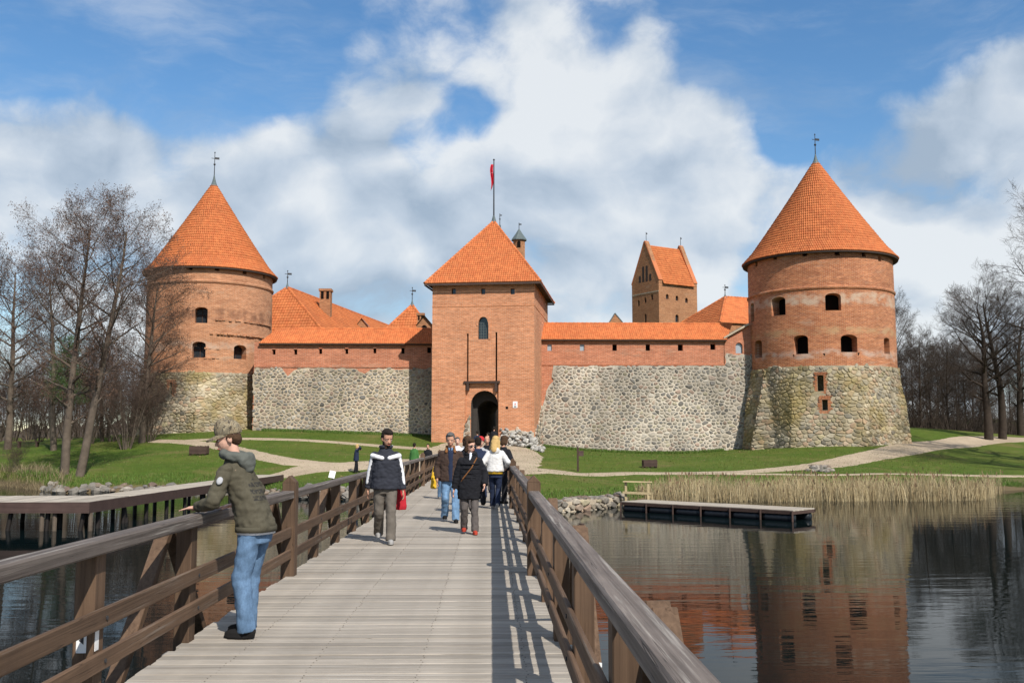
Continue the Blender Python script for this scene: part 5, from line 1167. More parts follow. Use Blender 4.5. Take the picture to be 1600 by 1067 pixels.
# right-hand trees
GR = 'bare trees of the wood at the right'
p = ground(1545, 687, 70, 130); O1 = tree('oak_tree', 'big dark bare tree with twin trunk, its left stem, beside the path at the right', p, random.Random(201), GR, 'dark_bark', 'dark_twig', 0, H=12.4, trunk_r=.42, lean=(.0, .0), n_limb=24, limb_len=.40, start=.25, rise=.8, wob=.1)
p = ground(1566, 686, 70, 130); O2 = tree('oak_tree', 'big dark bare tree with twin trunk, its right stem, beside the path at the right', p, random.Random(202), GR, 'dark_bark', 'dark_twig', 0, H=12.8, trunk_r=.40, lean=(.02, .0), n_limb=24, limb_len=.40, start=.28, rise=.8, wob=.1)
p = Vector((at(1405, 680, 112).x, 112, gz(at(1405, 680, 112).x, 112))); O3 = tree('ash_tree', 'slender bare tree rising just right of the tower by the reeds', p, random.Random(203), GR, 'dark_bark', 'dark_twig', 0, H=13.5, trunk_r=.22, n_limb=30, limb_len=.27, start=.25, rise=1.1)
p = Vector((at(1440, 680, 104).x, 104, gz(at(1440, 680, 104).x, 104))); O4 = tree('ash_tree', 'thin bare tree in the dark wood, nearest the lawn mound', p, random.Random(204), GR, 'dark_bark', 'dark_twig', 0, H=9.6, trunk_r=.14, n_limb=30, limb_len=.33, start=.1, rise=1.0)
r = random.Random(77)
spots = [(1418, 118, .95), (1455, 112, 1.0), (1468, 122, 1.08), (1482, 108, .98), (1497, 116, 1.08), (1510, 110, .92), (1522, 124, 1.12), (1428, 110, .85), (1475, 130, 1.15), (1535, 118, 1.0), (1500, 128, 1.12), (1450, 128, 1.1), (1580, 120, .9), (1600, 112, 1.0), (1410, 125, 1.0), (1620, 118, 1.05)]
for i, (px, Y, sc) in enumerate(spots):
    x = at(px, 680, Y).x; copy_tree(O4, (x, Y, gz(x, Y)), i * 1.9, sc, 'thin dark bare tree in the wood between right cone tower and the big twin trunk')
for px, Y, sc, src, lb in ((1596, 100, .95, O1, 'bare tree right of the big twin trunk at the picture edge'), (1530, 132, .8, O2, 'bare tree far behind the big twin trunk')):
    x = at(px, 680, Y).x; copy_tree(src, (x, Y, gz(x, Y)), 2.2, sc, lb)
x = at(1690, 690, 72).x; copy_tree(O1, (x, 72, gz(x, 72)), 1.2, 1.45, 'large bare tree just outside the right picture edge, one branch reaching in')
x = at(1800, 690, 62).x; copy_tree(O2, (x, 62, gz(x, 62)), .3, 1.35, 'large bare tree on the right bank beyond the picture edge')
# undergrowth of the wood: too many stems to count
def thicket():
    rs = np.random.RandomState(4); S = []
    for i in range(2600):
        px = rs.uniform(1392, 1660); Y = rs.uniform(103, 134); x = at(px, 680, Y).x; z = 2.0; h = rs.uniform(1.2, 6.5) * (1 if rs.rand() < .35 else .55); p = Vector((x, Y, z)); d_ = Vector((rs.normal(0, .25), rs.normal(0, .25), 1)).normalized()
        for k in range(3):
            q_ = p + d_ * (h / 3); S.append((*p, *q_, *d_, *d_, .03 * (1 - k / 3), .03 * (1 - (k + .9) / 3)))
            for j in range(2):
                e = (d_ + Vector((rs.normal(0, .7), rs.normal(0, .7), rs.normal(0, .3)))).normalized(); S.append((*q_, *(q_ + e * h * .2), *e, *e, .015, .006))
            p = q_; d_ = (d_ + Vector((rs.normal(0, .15), rs.normal(0, .15), 0))).normalized()
    S = np.array(S); z = hz(S[::1, 0], S[::1, 1]); dz = z - 2.0; S[:, 2] += dz; S[:, 5] += dz
    link('undergrowth', segmesh('undergrowth', S, 3, (0, 0, 0)), 'dark_twig', None, kind='stuff')
thicket()

# ------------------------------------------------------------------ reeds and rough grass
def blades(name, P, Hh, wid, cols, mat, rs, lean=.18, heads=0):
    n = len(P); az = rs.uniform(0, 6.28, n); D_ = np.stack([np.cos(az), np.sin(az), np.zeros(n)], 1); L = rs.normal(0, lean, (n, 2)); tip = P + np.stack([L[:, 0] * Hh, L[:, 1] * Hh, Hh], 1); mid = P + np.stack([L[:, 0] * Hh * .32, L[:, 1] * Hh * .32, Hh * .55], 1); w = wid[:, None] * D_
    V = np.stack([P - w, P + w, mid + w * .8, mid - w * .8, tip + w * .2, tip - w * .2], 1).reshape(-1, 3); b = (np.arange(n) * 6)[:, None]; Q = np.concatenate([b + np.array([[0, 1, 2, 3]]), b + np.array([[3, 2, 4, 5]])], 0); cc = np.repeat(cols, 6, axis=0)
    if heads:
        k = rs.rand(n) < heads; Pt, Dt = tip[k], D_[k]; m = len(Pt); o = len(V); s = .035; up = np.array([0, 0, 1.]); V2 = np.stack([Pt - Dt * s * .3, Pt + Dt * s + up * .06, Pt + up * .2, Pt - Dt * s + up * .07], 1).reshape(-1, 3); V = np.vstack([V, V2]); Q = np.vstack([Q, o + np.arange(4 * m).reshape(m, 4)]); cc = np.vstack([cc, np.tile([[.20, .13, .075]], (4 * m, 1))])
    return link(name, npmesh(name, V, Q, cc), mat, None, kind='stuff')
rs = np.random.RandomState(21); n = 23000
X = np.where(rs.rand(n) < .94, rs.uniform(7.0, 24.2, n), 23.5 + rs.beta(1, 2.5, n) * 5.5); fb = rs.beta(1.3, 1.3, n); Yb = np.interp(X, [7, 8.5, 16, 22, 24.2, 29], [47.6, 46.9, 46.6, 47.2, 48.4, 55.5]); Yt = np.interp(X, [7, 10, 20, 24.2, 29], [48.2, 50.6, 51.2, 50.4, 57.5]); Y = Yb + (Yt - Yb) * fb
k = np.array([mnoise.noise((x * .55, y * .8, 3.1)) for x, y in zip(X, Y)]); keep = rs.rand(n) < .58 + 1.3 * k; X, Y, k = X[keep], Y[keep], k[keep]; n = len(X)
k2 = np.array([mnoise.noise((x * .35, 0, 9.1)) for x in X]); H_ = rs.beta(2.2, 1.6, n) * 1.0 * (1 + .4 * k2) + .32 * np.interp(X, [7, 8.5, 22, 24.2], [.55, 1, 1, .8]) * (1 + .3 * k)
pal = np.array([(.46, .36, .20), (.53, .43, .26), (.38, .29, .155), (.50, .41, .24), (.31, .23, .125)]); cols = pal[rs.randint(0, 5, n)] * rs.uniform(.8, 1.15, (n, 1))
blades('reeds', np.stack([X, Y, np.full(n, WATER - .05)], 1), H_, rs.uniform(.0045, .011, n), cols, 'reed', rs, .19, .07)
n = 1700; X = rs.uniform(-36, -23.5, n); Y = shoreY(X) + rs.uniform(-.6, 1.6, n); cols = (pal * .5)[rs.randint(0, 5, n)]
blades('shore_reeds', np.stack([X, Y, hz(X, Y)], 1), rs.uniform(.2, .7, n), rs.uniform(.006, .014, n), cols, 'reed', rs, .4)
def turf(name, n, x0, x1, f, h, rs, dark=1.0):
    X = rs.uniform(x0, x1, n); Y = f(X, rs.rand(n)); Z = hz(X, Y) - .01; g = np.array([(.075, .14, .02), (.10, .16, .025), (.06, .115, .016), (.15, .15, .05)]) * dark
    blades(name, np.stack([X, Y, Z], 1), h * rs.uniform(.5, 1.3, n), rs.uniform(.008, .016, n), g[rs.choice(4, n, p=[.35, .3, .25, .1])], 'blade', rs, .35)
turf('bank_grass', 30000, -30, 32, lambda x, u: shoreY(x) + .35 + u ** 1.6 * 3.5, .16, rs)
turf('grass', 36000, -34, 34, lambda x, u: 84.0 + (shoreY(x) + 1 - 84.0) * u, .08, rs)
turf('wall_foot_grass', 9000, 4.5, 20, lambda x, u: 85.9 - u ** 2 * .9, .22, rs); turf('wall_foot_grass', 7000, -19.5, -4.7, lambda x, u: 85.9 - u ** 2 * .8, .2, rs)

# last year's leaves on the lawn and along the paths
n = 5200; X = rs.uniform(-30, 32, n); Y = 85.0 + (shoreY(X) + .8 - 85.0) * rs.rand(n); k = np.array([mnoise.noise((x * .22, y * .3, 7.7)) for x, y in zip(X, Y)]); kp = rs.rand(n) < .35 + 1.1 * k; X, Y = X[kp], Y[kp]; n = len(X); P = np.stack([X, Y, hz(X, Y) + .035], 1)
A = rs.normal(0, 1, (n, 3)) * (1, 1, .35); A /= np.linalg.norm(A, axis=1)[:, None]; B = np.cross(A, rs.normal(0, .3, (n, 3)) + (0, 0, 1)); s = rs.uniform(.03, .075, (n, 1)); V = np.stack([P - A * s, P + B * s * .5, P + A * s, P - B * s * .5], 1).reshape(-1, 3)
cc = np.repeat(np.array([(.20, .12, .06), (.28, .19, .10), (.13, .08, .045)])[rs.randint(0, 3, n)], 4, axis=0); link('fallen_leaves', npmesh('fallen_leaves', V, np.arange(4 * n).reshape(n, 4), cc), 'reed', None, kind='stuff')

# ------------------------------------------------------------------ people
def cloth(name, c, rough=.9, amt=.18, sc=7): return plain(name, c, rough, amt, sc, .25, .2, 90)
for nm, c in dict(skin=(.50, .27, .18), skin_pale=(.58, .34, .25), hair_dark=(.018, .013, .010), hair_brown=(.06, .033, .018), hair_grey=(.10, .095, .09), hair_blonde=(.48, .32, .13), hair_red=(.48, .03, .035),
                  olive=(.072, .064, .044), hood_grey=(.10, .105, .092), charcoal=(.030, .032, .042), stripe_white=(.72, .72, .74), taupe=(.125, .108, .090), brown_leather=(.055, .034, .026), rust_collar=(.20, .085, .03), navy=(.018, .026, .055),
                  black_cloth=(.012, .012, .015), grey_trouser=(.10, .086, .08), red_shoe=(.36, .045, .025), grey_shoe=(.30, .29, .28), white_jacket=(.62, .60, .58), yellow_cloth=(.62, .38, .03), green_cloth=(.05, .15, .04), light_grey=(.36, .36, .37), black_shoe=(.012, .011, .011),
                  tee_white=(.7, .72, .78), red_bag=(.42, .02, .03), lip=(.38, .12, .09), pink=(.55, .3, .3), red_jacket=(.45, .03, .03)).items(): cloth(nm, c)
MT['skin'].node_tree.nodes['Principled BSDF'].inputs['Roughness'].default_value = .55; MT['skin_pale'].node_tree.nodes['Principled BSDF'].inputs['Roughness'].default_value = .55
plain('eye_white', (.7, .68, .65), .3, .05); plain('lens_black', (.006, .006, .007), .12, .05, spec=.6)
def denim(name, c):
    m, t, b = newmat(name, .9, .2); o = objco(t); n = noise(t, node(t, 'ShaderNodeMapping', 0, i_Vector=o, i_Scale=(7, 7, 2.2)), 1.3, 6, .6)
    col = mixc(t, rng(t, n, .35, .68), tuple(x * .72 for x in c), tuple(min(1, x * 1.28 + .012) for x in c)); setc(t, b, vary(t, col, o, 60, .2)); bump(t, b, noise(t, o, 120, 3), .3, .004)
denim('denim', (.105, .18, .29)); denim('denim_light', (.14, .245, .385))
m, t, b = newmat('camouflage', .9, .15); o = objco(t); v = node(t, 'ShaderNodeMapping', 0, i_Vector=o, i_Scale=(24, 24, 6)); n = noise(t, v, 1.0, 3, .5, 1.5); n2_ = noise(t, vmath(t, 'ADD', v, (5, 5, 5)), 1.6, 2, .5, 2)
setc(t, b, mixc(t, rng(t, n2_, .6, .63), ramp(t, n, [(.36, (.09, .07, .05)), (.44, (.27, .21, .125)), (.52, (.15, .13, .095)), (.6, (.31, .255, .165)), (.66, (.10, .08, .06))]), (.06, .05, .038)))
m, t, b = newmat('olive_printed', .9, .15); o = objco(t); s = t.nodes.new('ShaderNodeSeparateXYZ'); t.links.new(o, s.inputs[0]); X_, Y_, Z_ = s.outputs
back = math_(t, 'LESS_THAN', Y_, -.03); inx = math_(t, 'MULTIPLY', math_(t, 'GREATER_THAN', X_, -.12), math_(t, 'LESS_THAN', X_, .13)); inz = math_(t, 'MULTIPLY', math_(t, 'GREATER_THAN', Z_, 1.10), math_(t, 'LESS_THAN', Z_, 1.30))
rows = math_(t, 'LESS_THAN', math_(t, 'FRACT', math_(t, 'MULTIPLY', Z_, 18)), .68); chars = math_(t, 'GREATER_THAN', noise(t, node(t, 'ShaderNodeMapping', 0, i_Vector=o, i_Scale=(55, 0, 40)), 1, 1), .47)
base = vary(t, mixc(t, rng(t, noise(t, o, 5, 5), .3, .7), (.062, .054, .036), (.09, .08, .056)), o, 40, .15)
mk = base
for f_ in (back, inx, inz, rows, chars): pass
msk = math_(t, 'MULTIPLY', math_(t, 'MULTIPLY', math_(t, 'MULTIPLY', back, inx), math_(t, 'MULTIPLY', inz, rows)), chars)
setc(t, b, mixc(t, math_(t, 'MULTIPLY', msk, .75), base, (.022, .022, .024))); bump(t, b, noise(t, o, 110, 3), .3, .004)

def caps(mb, a, b, ra, rb, sx=1.0, sy=1.0, ref=None, n=14, flat=(0, 0)):
    """tapered rod with rounded (or flat) ends"""
    a, b = Vector(a), Vector(b); dr = (b - a).normalized()
    if ref is None: ref = (0, 1, 0) if abs(dr.y) < .9 else (1, 0, 0)
    x = dr.cross(Vector(ref)).normalized(); y = dr.cross(x); rings = []
    if flat[0]: rings.append((a, ra * .02)); rings.append((a, ra))
    else: rings += [(a - dr * ra * math.cos(t_), ra * max(.02, math.sin(t_))) for t_ in (0.0, .4, .8, 1.2, 1.57)]
    if flat[1]: rings.append((b, rb)); rings.append((b, rb * .02))
    else: rings += [(b + dr * rb * math.cos(t_), rb * max(.02, math.sin(t_))) for t_ in (1.57, 1.2, .8, .4, 0.0)]
    vs = []; fs = []
    for p, r_ in rings:
        for k in range(n): t_ = 2 * math.pi * k / n; vs.append(p + x * (math.cos(t_) * r_ * sx) + y * (math.sin(t_) * r_ * sy))
    for i in range(len(rings) - 1):
        for k in range(n): k2 = (k + 1) % n; fs.append((i * n + k, i * n + k2, (i + 1) * n + k2, (i + 1) * n + k))
    fs += [tuple(range(n))[::-1], tuple(range((len(rings) - 1) * n, len(rings) * n))]
    mb.add(vs, fs)
def loft(mb, rings, n=18, ref=(0, 1, 0)):
    """closed body through (centre, half width, half depth) rings"""
    vs = []; fs = []
    for c, a, b in rings:
        for k in range(n): t_ = 2 * math.pi * k / n; ct, st = math.cos(t_), math.sin(t_); e = .85; vs.append((c[0] + a * math.copysign(abs(ct) ** e, ct), c[1] + b * math.copysign(abs(st) ** e, st), c[2]))
    for i in range(len(rings) - 1):
        for k in range(n): k2 = (k + 1) % n; fs.append((i * n + k, i * n + k2, (i + 1) * n + k2, (i + 1) * n + k))
    fs += [tuple(range(n))[::-1], tuple(range((len(rings) - 1) * n, len(rings) * n))]; mb.add(vs, fs)
def fuse(mb, name, mat, parent, voxel=.012, smooth=4, wrinkle=0.0, seed=0, wsc=(9, 9, 5)):
    """one continuous surface out of overlapping closed shapes"""
    me = fixn(mb.mesh(name)); o = bpy.data.objects.new('tmp', me); COL.objects.link(o)
    md = o.modifiers.new('r', 'REMESH'); md.mode = 'VOXEL'; md.voxel_size = voxel
    if smooth: s_ = o.modifiers.new('s', 'SMOOTH'); s_.factor = .5; s_.iterations = smooth
    out = bpy.data.meshes.new_from_object(o.evaluated_get(bpy.context.evaluated_depsgraph_get())); bpy.data.objects.remove(o); out.name = name
    if wrinkle:
        n = len(out.vertices); co = np.empty(n * 3, np.float32); no = np.empty(n * 3, np.float32); out.vertices.foreach_get('co', co); out.vertices.foreach_get('normal', no); co = co.reshape(-1, 3); no = no.reshape(-1, 3)
        w = np.array([abs(mnoise.noise((x * wsc[0] + seed, y * wsc[1], z * wsc[2]))) + .5 * mnoise.noise((x * wsc[0] * 2.3, y * wsc[1] * 2.3 + seed, z * wsc[2] * 3)) for x, y, z in co]) - .22
        co += no * (w * wrinkle)[:, None]; out.vertices.foreach_set('co', co.ravel())
    out.polygons.foreach_set('use_smooth', np.ones(len(out.polygons), bool)); out.materials.clear(); out.update()
    return link(name, out, mat, parent)
def ik(a, t, l1, l2, hint):
    a, t = Vector(a), Vector(t); d_ = t - a; L = min(d_.length, (l1 + l2) * .999); d_.normalize(); t2 = a + d_ * L
    x = (l1 * l1 - l2 * l2 + L * L) / (2 * L); h = math.sqrt(max(l1 * l1 - x * x, 0)); hv = Vector(hint); hv = (hv - d_ * hv.dot(d_)).normalized(); return a + d_ * x + hv * h, t2
def hand(mb, Wp, dv, pn, side, curl=.35, s=1.0, fat=1.0):
    """palm and five fingers: dv along the hand, pn out of the palm, side +1 puts the thumb on dv x pn"""
    dv = Vector(dv).normalized(); pn = Vector(pn); pn = (pn - dv * pn.dot(dv)).normalized(); tv = dv.cross(pn) * side
    M3 = Matrix((tv, dv, pn)).transposed(); mb.ell(Vector(Wp) + dv * .045 * s, (.041 * s, .052 * s, .018 * s), 12, None, M3)
    for k, (off, ln) in enumerate(((.030, .074), (.010, .082), (-.011, .076), (-.030, .060))):
        p = Vector(Wp) + dv * (.082 - .006 * abs(k - 1)) * s + tv * off * s; q_ = p - dv * .03 * s; r_ = .0092 * s * fat; ang = curl * .5; pts = [q_, p]
        for j, f in enumerate((.42, .32, .26)): dd = dv * math.cos(ang) + pn * math.sin(ang) + tv * (off * 2.6); pts.append(pts[-1] + dd.normalized() * ln * f * s); ang += curl
        for j in range(len(pts) - 1): caps(mb, pts[j], pts[j + 1], r_ * (1 - .07 * j), r_ * (1 - .07 * (j + 1)), n=8)
    p = Vector(Wp) + dv * .022 * s + tv * .03 * s; q_ = p + (dv * .55 + tv * .75 + pn * .3).normalized() * .038 * s; e = q_ + (dv * .9 + tv * .25 + pn * .35).normalized() * .03 * s
    caps(mb, p, q_, .0125 * s * fat, .011 * s * fat, n=8); caps(mb, q_, e, .0108 * s * fat, .0088 * s * fat, n=8)
def person(label, loc, rz, H=1.75, pelvis=(0, 0, 0), lean=(0, .03), feet=((-.1, 0), (.1, 0)), hands=((-.26, .06, .80), (.26, .06, .80)), head=(0, 0), knee=(0, 1, .1), elbows=None, heel=(0, 0),
           jacket='black_cloth', trousers='navy', shoes='black_shoe', hair='hair_dark', style='short', skin='skin', coat=.86, wide=1.0, vox=.012, hvox=None, leg=1.0, bulk=.02, fingers=True, extras=None, curl=.35, hand_dir=None, seed=1, wrinkle=.016, group=None, sleeve=1.0, jmat_part='jacket'):
    T = thing('person', label, 'person', tuple(loc), group, rz, local=True); s = H / 1.75; T.scale = (s, s, s)
    P = Vector((pelvis[0], pelvis[1], .93 + pelvis[2])); N = P + Vector((lean[0], lean[1], .515)); J = {}
    up = (N - P).normalized(); SH = {}; K = {}
    for i, sg in enumerate((-1, 1)):
        SH[i] = N + Vector((sg * .158 * wide, 0, -.082)); hip = P + Vector((sg * .088, 0, -.03)); ft = Vector((feet[i][0], feet[i][1], .085 + (feet[i][2] if len(feet[i]) > 2 else 0)))
        kn, an = ik(hip, ft, .412, .408, knee); hw_ = Vector(hands[i]); el, wr = ik(SH[i], hw_, .29, .255, elbows[i] if elbows else (sg * .5, -1, -.1)); K[i] = (hip, kn, an, el, wr)
    body = MB(); A = lambda a, b, ra, rb, **k: caps(body, a, b, ra, rb, **k)
    mid = P.lerp(N, .5)
    loft(body, [(P + Vector((0, 0, -.08)), .12, .085), (P, .145 * wide, .10), (mid, .135 * wide, .095), (P.lerp(N, .85), .155 * wide, .095), (N + Vector((0, 0, -.02)), .09, .07), (N + Vector((0, 0, .03)), .06, .06)])
    for i in (0, 1):
        hip, kn, an, el, wr = K[i]; A(hip, kn, .082, .052); A(kn, an, .052, .036); A(SH[i], el, .048, .038); A(el, wr, .036, .025)
        A(an, an + Vector((0, .06, -.05)), .03, .03)
    hc = N + Vector((0, .03, .06)); A(N + Vector((0, 0, -.03)), hc + Vector((0, .0, .06)), .056, .052)
    MH = Matrix.Rotation(head[0], 3, 'Z') @ Matrix.Rotation(head[1], 3, 'X') @ Matrix.Scale(1.09, 3); HP = lambda x, y, z: hc + Vector((0, 0, .02)) + MH @ Vector((x, y, z))     # origin near the jaw hinge
    def he(mb, c, r_, n=16): mb.ell(HP(*c), r_, n, None, MH)
    he(body, (0, -.008, .135), (.074, .093, .092)); he(body, (0, .024, .075), (.060, .070, .078)); he(body, (0, .058, .022), (.030, .028, .024)); he(body, (0, .03, .045), (.05, .055, .045))
    caps(body, HP(0, .082, .108), HP(0, .102, .074), .009, .0125, n=8); he(body, (0, .078, .036), (.026, .02, .012), 10); he(body, (-.03, .068, .118), (.026, .02, .012), 10); he(body, (.03, .068, .118), (.026, .02, .012), 10)
    for sg in (-1, 1): he(body, (sg * .074, -.005, .088), (.010, .022, .033), 10)
    for i, sg in enumerate((-1, 1)):
        hip, kn, an, el, wr = K[i]; dv = (wr - el).normalized() if not hand_dir or not hand_dir[i] else Vector(hand_dir[i][0])
        pn = Vector((-sg, .15, 0)) if not hand_dir or not hand_dir[i] else Vector(hand_dir[i][1]); td = dv.cross(pn); want = Vector((0, 1, .4)) if not hand_dir or not hand_dir[i] else Vector(hand_dir[i][2]); hand(body, wr, dv, pn, 1 if td.dot(want) > 0 else -1, curl, 1.0, 1.0 if vox < .009 else 1.12)
    bo = fuse(body, 'body', skin, T, min(vox, .0085) if fingers else vox, 2)
    # face
    e = MB()
    for sg in (-1, 1): he(e, (sg * .031, .0755, .102), (.0115, .0075, .0055), 10)
    e.build('eyes', 'eye_white', T, smooth=True); e = MB()
    for sg in (-1, 1): he(e, (sg * .031, .0815, .102), (.0062, .003, .0052), 8)
    e.build('irises', 'lens_black', T, smooth=True); e = MB()
    he(e, (0, .0945, .040), (.023, .007, .0065), 10); e.build('mouth', 'lip', T, smooth=True); e = MB()
    for sg in (-1, 1): caps(e, HP(sg * .046, .078, .126), HP(sg * .016, .086, .128), .0045, .0055, n=6)
    e.build('eyebrows', hair if hair != 'hair_red' else 'hair_brown', T, smooth=True)
    # hair
    h = MB(); he(h, (0, -.022, .158), (.081, .092, .083)); he(h, (0, -.05, .10), (.073, .058, .075)); he(h, (0, .03, .205), (.06, .055, .03))
    for sg in (-1, 1): he(h, (sg * .07, -.01, .135), (.014, .045, .04), 10)
    if style in ('bob', 'long'):
        for sg in (-1, 1): caps(h, HP(sg * .068, .005, .15), HP(sg * .075, -.012, .03), .027, .03)
        he(h, (0, -.06, .06), (.078, .05, .09)); he(h, (.02, .06, .195), (.06, .035, .03))
    if style == 'long': caps(h, HP(0, -.075, .10), HP(0, -.135, -.07), .092, .085, sy=.6); [caps(h, HP(sg * .068, -.02, .10), HP(sg * .085, -.07, -.06), .042, .036) for sg in (-1, 1)]
    if style == 'bushy': he(h, (0, -.01, .17), (.1, .1, .085)); he(h, (0, -.05, .1), (.095, .065, .08))
    if style != 'cap': fuse(h, 'hair', hair, T, max(.009, vox * .9), 1, .012, seed, (40, 40, 25))
    else: h2 = MB(); he(h2, (0, -.045, .085), (.072, .055, .06)); [he(h2, (sg * .069, -.012, .105), (.014, .036, .03), 10) for sg in (-1, 1)]; fuse(h2, 'hair', hair, T, .008, 1, .008, seed, (40, 40, 25))
    # trousers and shoes
    tr = MB(); loft(tr, [(P + Vector((0, .0, -.16)), .15, .11), (P + Vector((0, 0, -.03)), .164 * wide, .120), (P + Vector((0, 0, .02)), .150 * wide, .108)])
    for i in (0, 1):
        hip, kn, an, el, wr = K[i]; caps(tr, hip, kn, .096 * leg, .077 * leg); caps(tr, kn, an + Vector((0, -.005, -.035)), .074 * leg, .074 * leg, flat=(0, 1))
    fuse(tr, 'trousers', trousers, T, vox, 4, wrinkle * .75, seed, (7, 7, 5.5))
    for i in (0, 1):
        hip, kn, an, el, wr = K[i]; fx_ = feet[i]; dirv = Vector((fx_[3] if len(fx_) > 3 else 0, 1, 0)).normalized(); sh = MB(); lift = fx_[2] if len(fx_) > 2 else 0; z0 = an.z - .085
        M3 = Matrix((dirv.cross(Vector((0, 0, 1))), dirv, Vector((0, 0, 1)))).transposed()
        sh.ell((an.x + dirv.x * .055, an.y + dirv.y * .055, z0 + .04), (.048, .135, .042), 14, None, M3); sh.ell((an.x, an.y - .02, z0 + .06), (.045, .065, .055), 12, None, M3); sh.ell((an.x + dirv.x * .06, an.y + dirv.y * .06, z0 + .014), (.051, .14, .016), 14, None, M3)
        fuse(sh, 'shoe', shoes, T, .01, 1)
    # jacket or coat
    j = MB(); hem = coat; B = bulk; zb = Vector((0, 0, 1))
    def tor(z, dxy=0): f = (z - P.z) / max(N.z - P.z, .01); c = P.lerp(N, min(max(f, 0), 1)); return Vector((c.x, c.y, z))
    rg = [(tor(hem), .182 * wide + B * 1.4, .136 + B * 1.2), (tor(max(hem + .04, P.z - .05)), .184 * wide + B * 1.4, .138 + B * 1.2), (tor(P.z + .14), .162 * wide + B * 1.5, .118 + B * 1.3), (tor(P.z + .32), .158 * wide + B * 1.2, .118 + B * 1.1), (tor(N.z - .12), .160 * wide + B * .8, .108 + B * .8), (tor(N.z - .035), .115 + B * .6, .088 + B * .5), (tor(N.z + .035), .072 + B * .5, .070 + B * .5)]
    loft(j, rg)
    for i in (0, 1):
        hip, kn, an, el, wr = K[i]; w2 = el.lerp(wr, .94 * sleeve); caps(j, SH[i] + Vector((0, 0, -.012)), el, .058 + B * .7, .052 + B * .7); caps(j, el, w2, .052 + B * .7, .042 + B * .5, flat=(0, 1))
    jo = fuse(j, jmat_part, jacket, T, vox, 3, wrinkle * .8, seed + 5, (8, 8, 10))
    if extras: extras(T, dict(P=P, N=N, SH=SH, K=K, HP=HP, MH=MH, hc=hc, he=he, tor=tor, wide=wide, B=B, vox=vox))
    return T
def wpos(px, Y, z=0.0): return (at(px, 690, Y).x, Y, z)
# --- the youth in the camouflage cap
def youth(T, q_):
    he, HP, N, SH, K = q_['he'], q_['HP'], q_['N'], q_['SH'], q_['K']
    c = MB(); vs = []; fs = []; rg = [(.128, .02, .03), (.126, .083, .100), (.155, .087, .103), (.19, .083, .098), (.222, .066, .080), (.244, .040, .050), (.252, .004, .005)]
    for z, a, b in rg: vs += [HP(a * math.cos(t_), b * math.sin(t_) - .012, z + .012 * math.sin(t_)) for t_ in np.linspace(0, 2 * math.pi, 20, endpoint=False)]
    for i in range(len(rg) - 1): fs += [(i * 20 + k, i * 20 + (k + 1) % 20, (i + 1) * 20 + (k + 1) % 20, (i + 1) * 20 + k) for k in range(20)]
    c.add(vs, fs + [tuple(range(20))[::-1], tuple(range(120, 140))]); fuse(c, 'cap', 'camouflage', T, .006, 1)
    b_ = MB(); vs = []; fs = []; n = 12
    for s_ in (0, 1):
        for i in range(n + 1):
            t_ = math.pi * i / n; x0, y0 = .078 * math.cos(t_), .078 * math.sin(t_) - .005; x1, y1 = .074 * math.cos(t_), .078 * math.sin(t_) + .085 * math.sin(t_) ** .5
            for (x, y, dz) in ((x0, y0, 0), (x1, y1, -.022 * math.sin(t_))): vs.append(HP(x, y, .142 + dz - 2.2 * x * x + .008 * (1 - 2 * s_)))
    m_ = 2 * (n + 1)
    for i in range(n): a = 2 * i; fs += [(a, a + 2, a + 3, a + 1), (m_ + a, m_ + a + 1, m_ + a + 3, m_ + a + 2), (a + 1, a + 3, m_ + a + 3, m_ + a + 1), (a, m_ + a, m_ + a + 2, a + 2)]
    fs += [(0, 1, m_ + 1, m_), (2 * n, m_ + 2 * n, m_ + 2 * n + 1, 2 * n + 1)]; b_.add(vs, fs); link('cap_brim', fixn(b_.mesh('cap_brim')), 'camouflage', T)
    h = MB(); pts = [N + Vector((math.cos(a) * .105, math.sin(a) * .10 - .01, .035 + .02 * math.sin(a))) for a in np.linspace(-4.2, 1.05, 12)]
    for a, b in zip(pts, pts[1:]): caps(h, a, b, .04, .04)
    h.ell(N + Vector((0, -.115, -.01)), (.115, .055, .085), 14); h.ell(N + Vector((0, -.13, -.07)), (.07, .035, .05), 12); fuse(h, 'hood', 'hood_grey', T, .009, 3, .014, 4, (9, 9, 9))
    t_ = MB(); loft(t_, [(q_['tor'](.838), .182, .141), (q_['tor'](.90), .178, .138)]); t_.build('t_shirt_hem', 'tee_white', T, smooth=True)
    e = K[0][3]; s_ = SH[0]; m_ = s_.lerp(e, .42); o = (e - s_).normalized(); out = Vector((-1, -.35, .1)); out = (out - o * out.dot(o)).normalized(); MB().ell(m_ + out * .079, (.026, .03, .034), 12, None, Matrix((o.cross(out), out * .35, o)).transposed()).build('sleeve_patch', 'light_grey', T, smooth=True)
    c = MB(); loft(c, [(q_['tor'](.855), .194, .154), (q_['tor'](.90), .193, .153)]); c.build('waistband', 'olive', T, smooth=True)
person('youth in camouflage cap, olive jacket and blue jeans leaning on the left railing', (-1.99, 8.42, 0), R(76), 1.745, pelvis=(0, -.05, -.005), lean=(-.02, .2), feet=((-.09, -.03, 0, -.1), (.10, .06, 0, .1)), hands=((-.17, .40, 1.055), (.30, .33, 1.045)), head=(R(30), R(-17)), knee=(0, 1, 0),
       elbows=((-.6, -.4, -.5), (.8, -.6, -.3)), jacket='olive_printed', trousers='denim', hair='hair_brown', style='cap', skin='skin_pale', coat=.86, vox=.0085, leg=1.0, bulk=.012, extras=youth, curl=.12, hand_dir=[((-.12, 1, -.12), (0, -.1, -1), (1, 0, 0)), ((.1, 1, -.15), (0, 0, -1), (-1, 0, 0))], seed=3, wrinkle=.02, wide=.95)
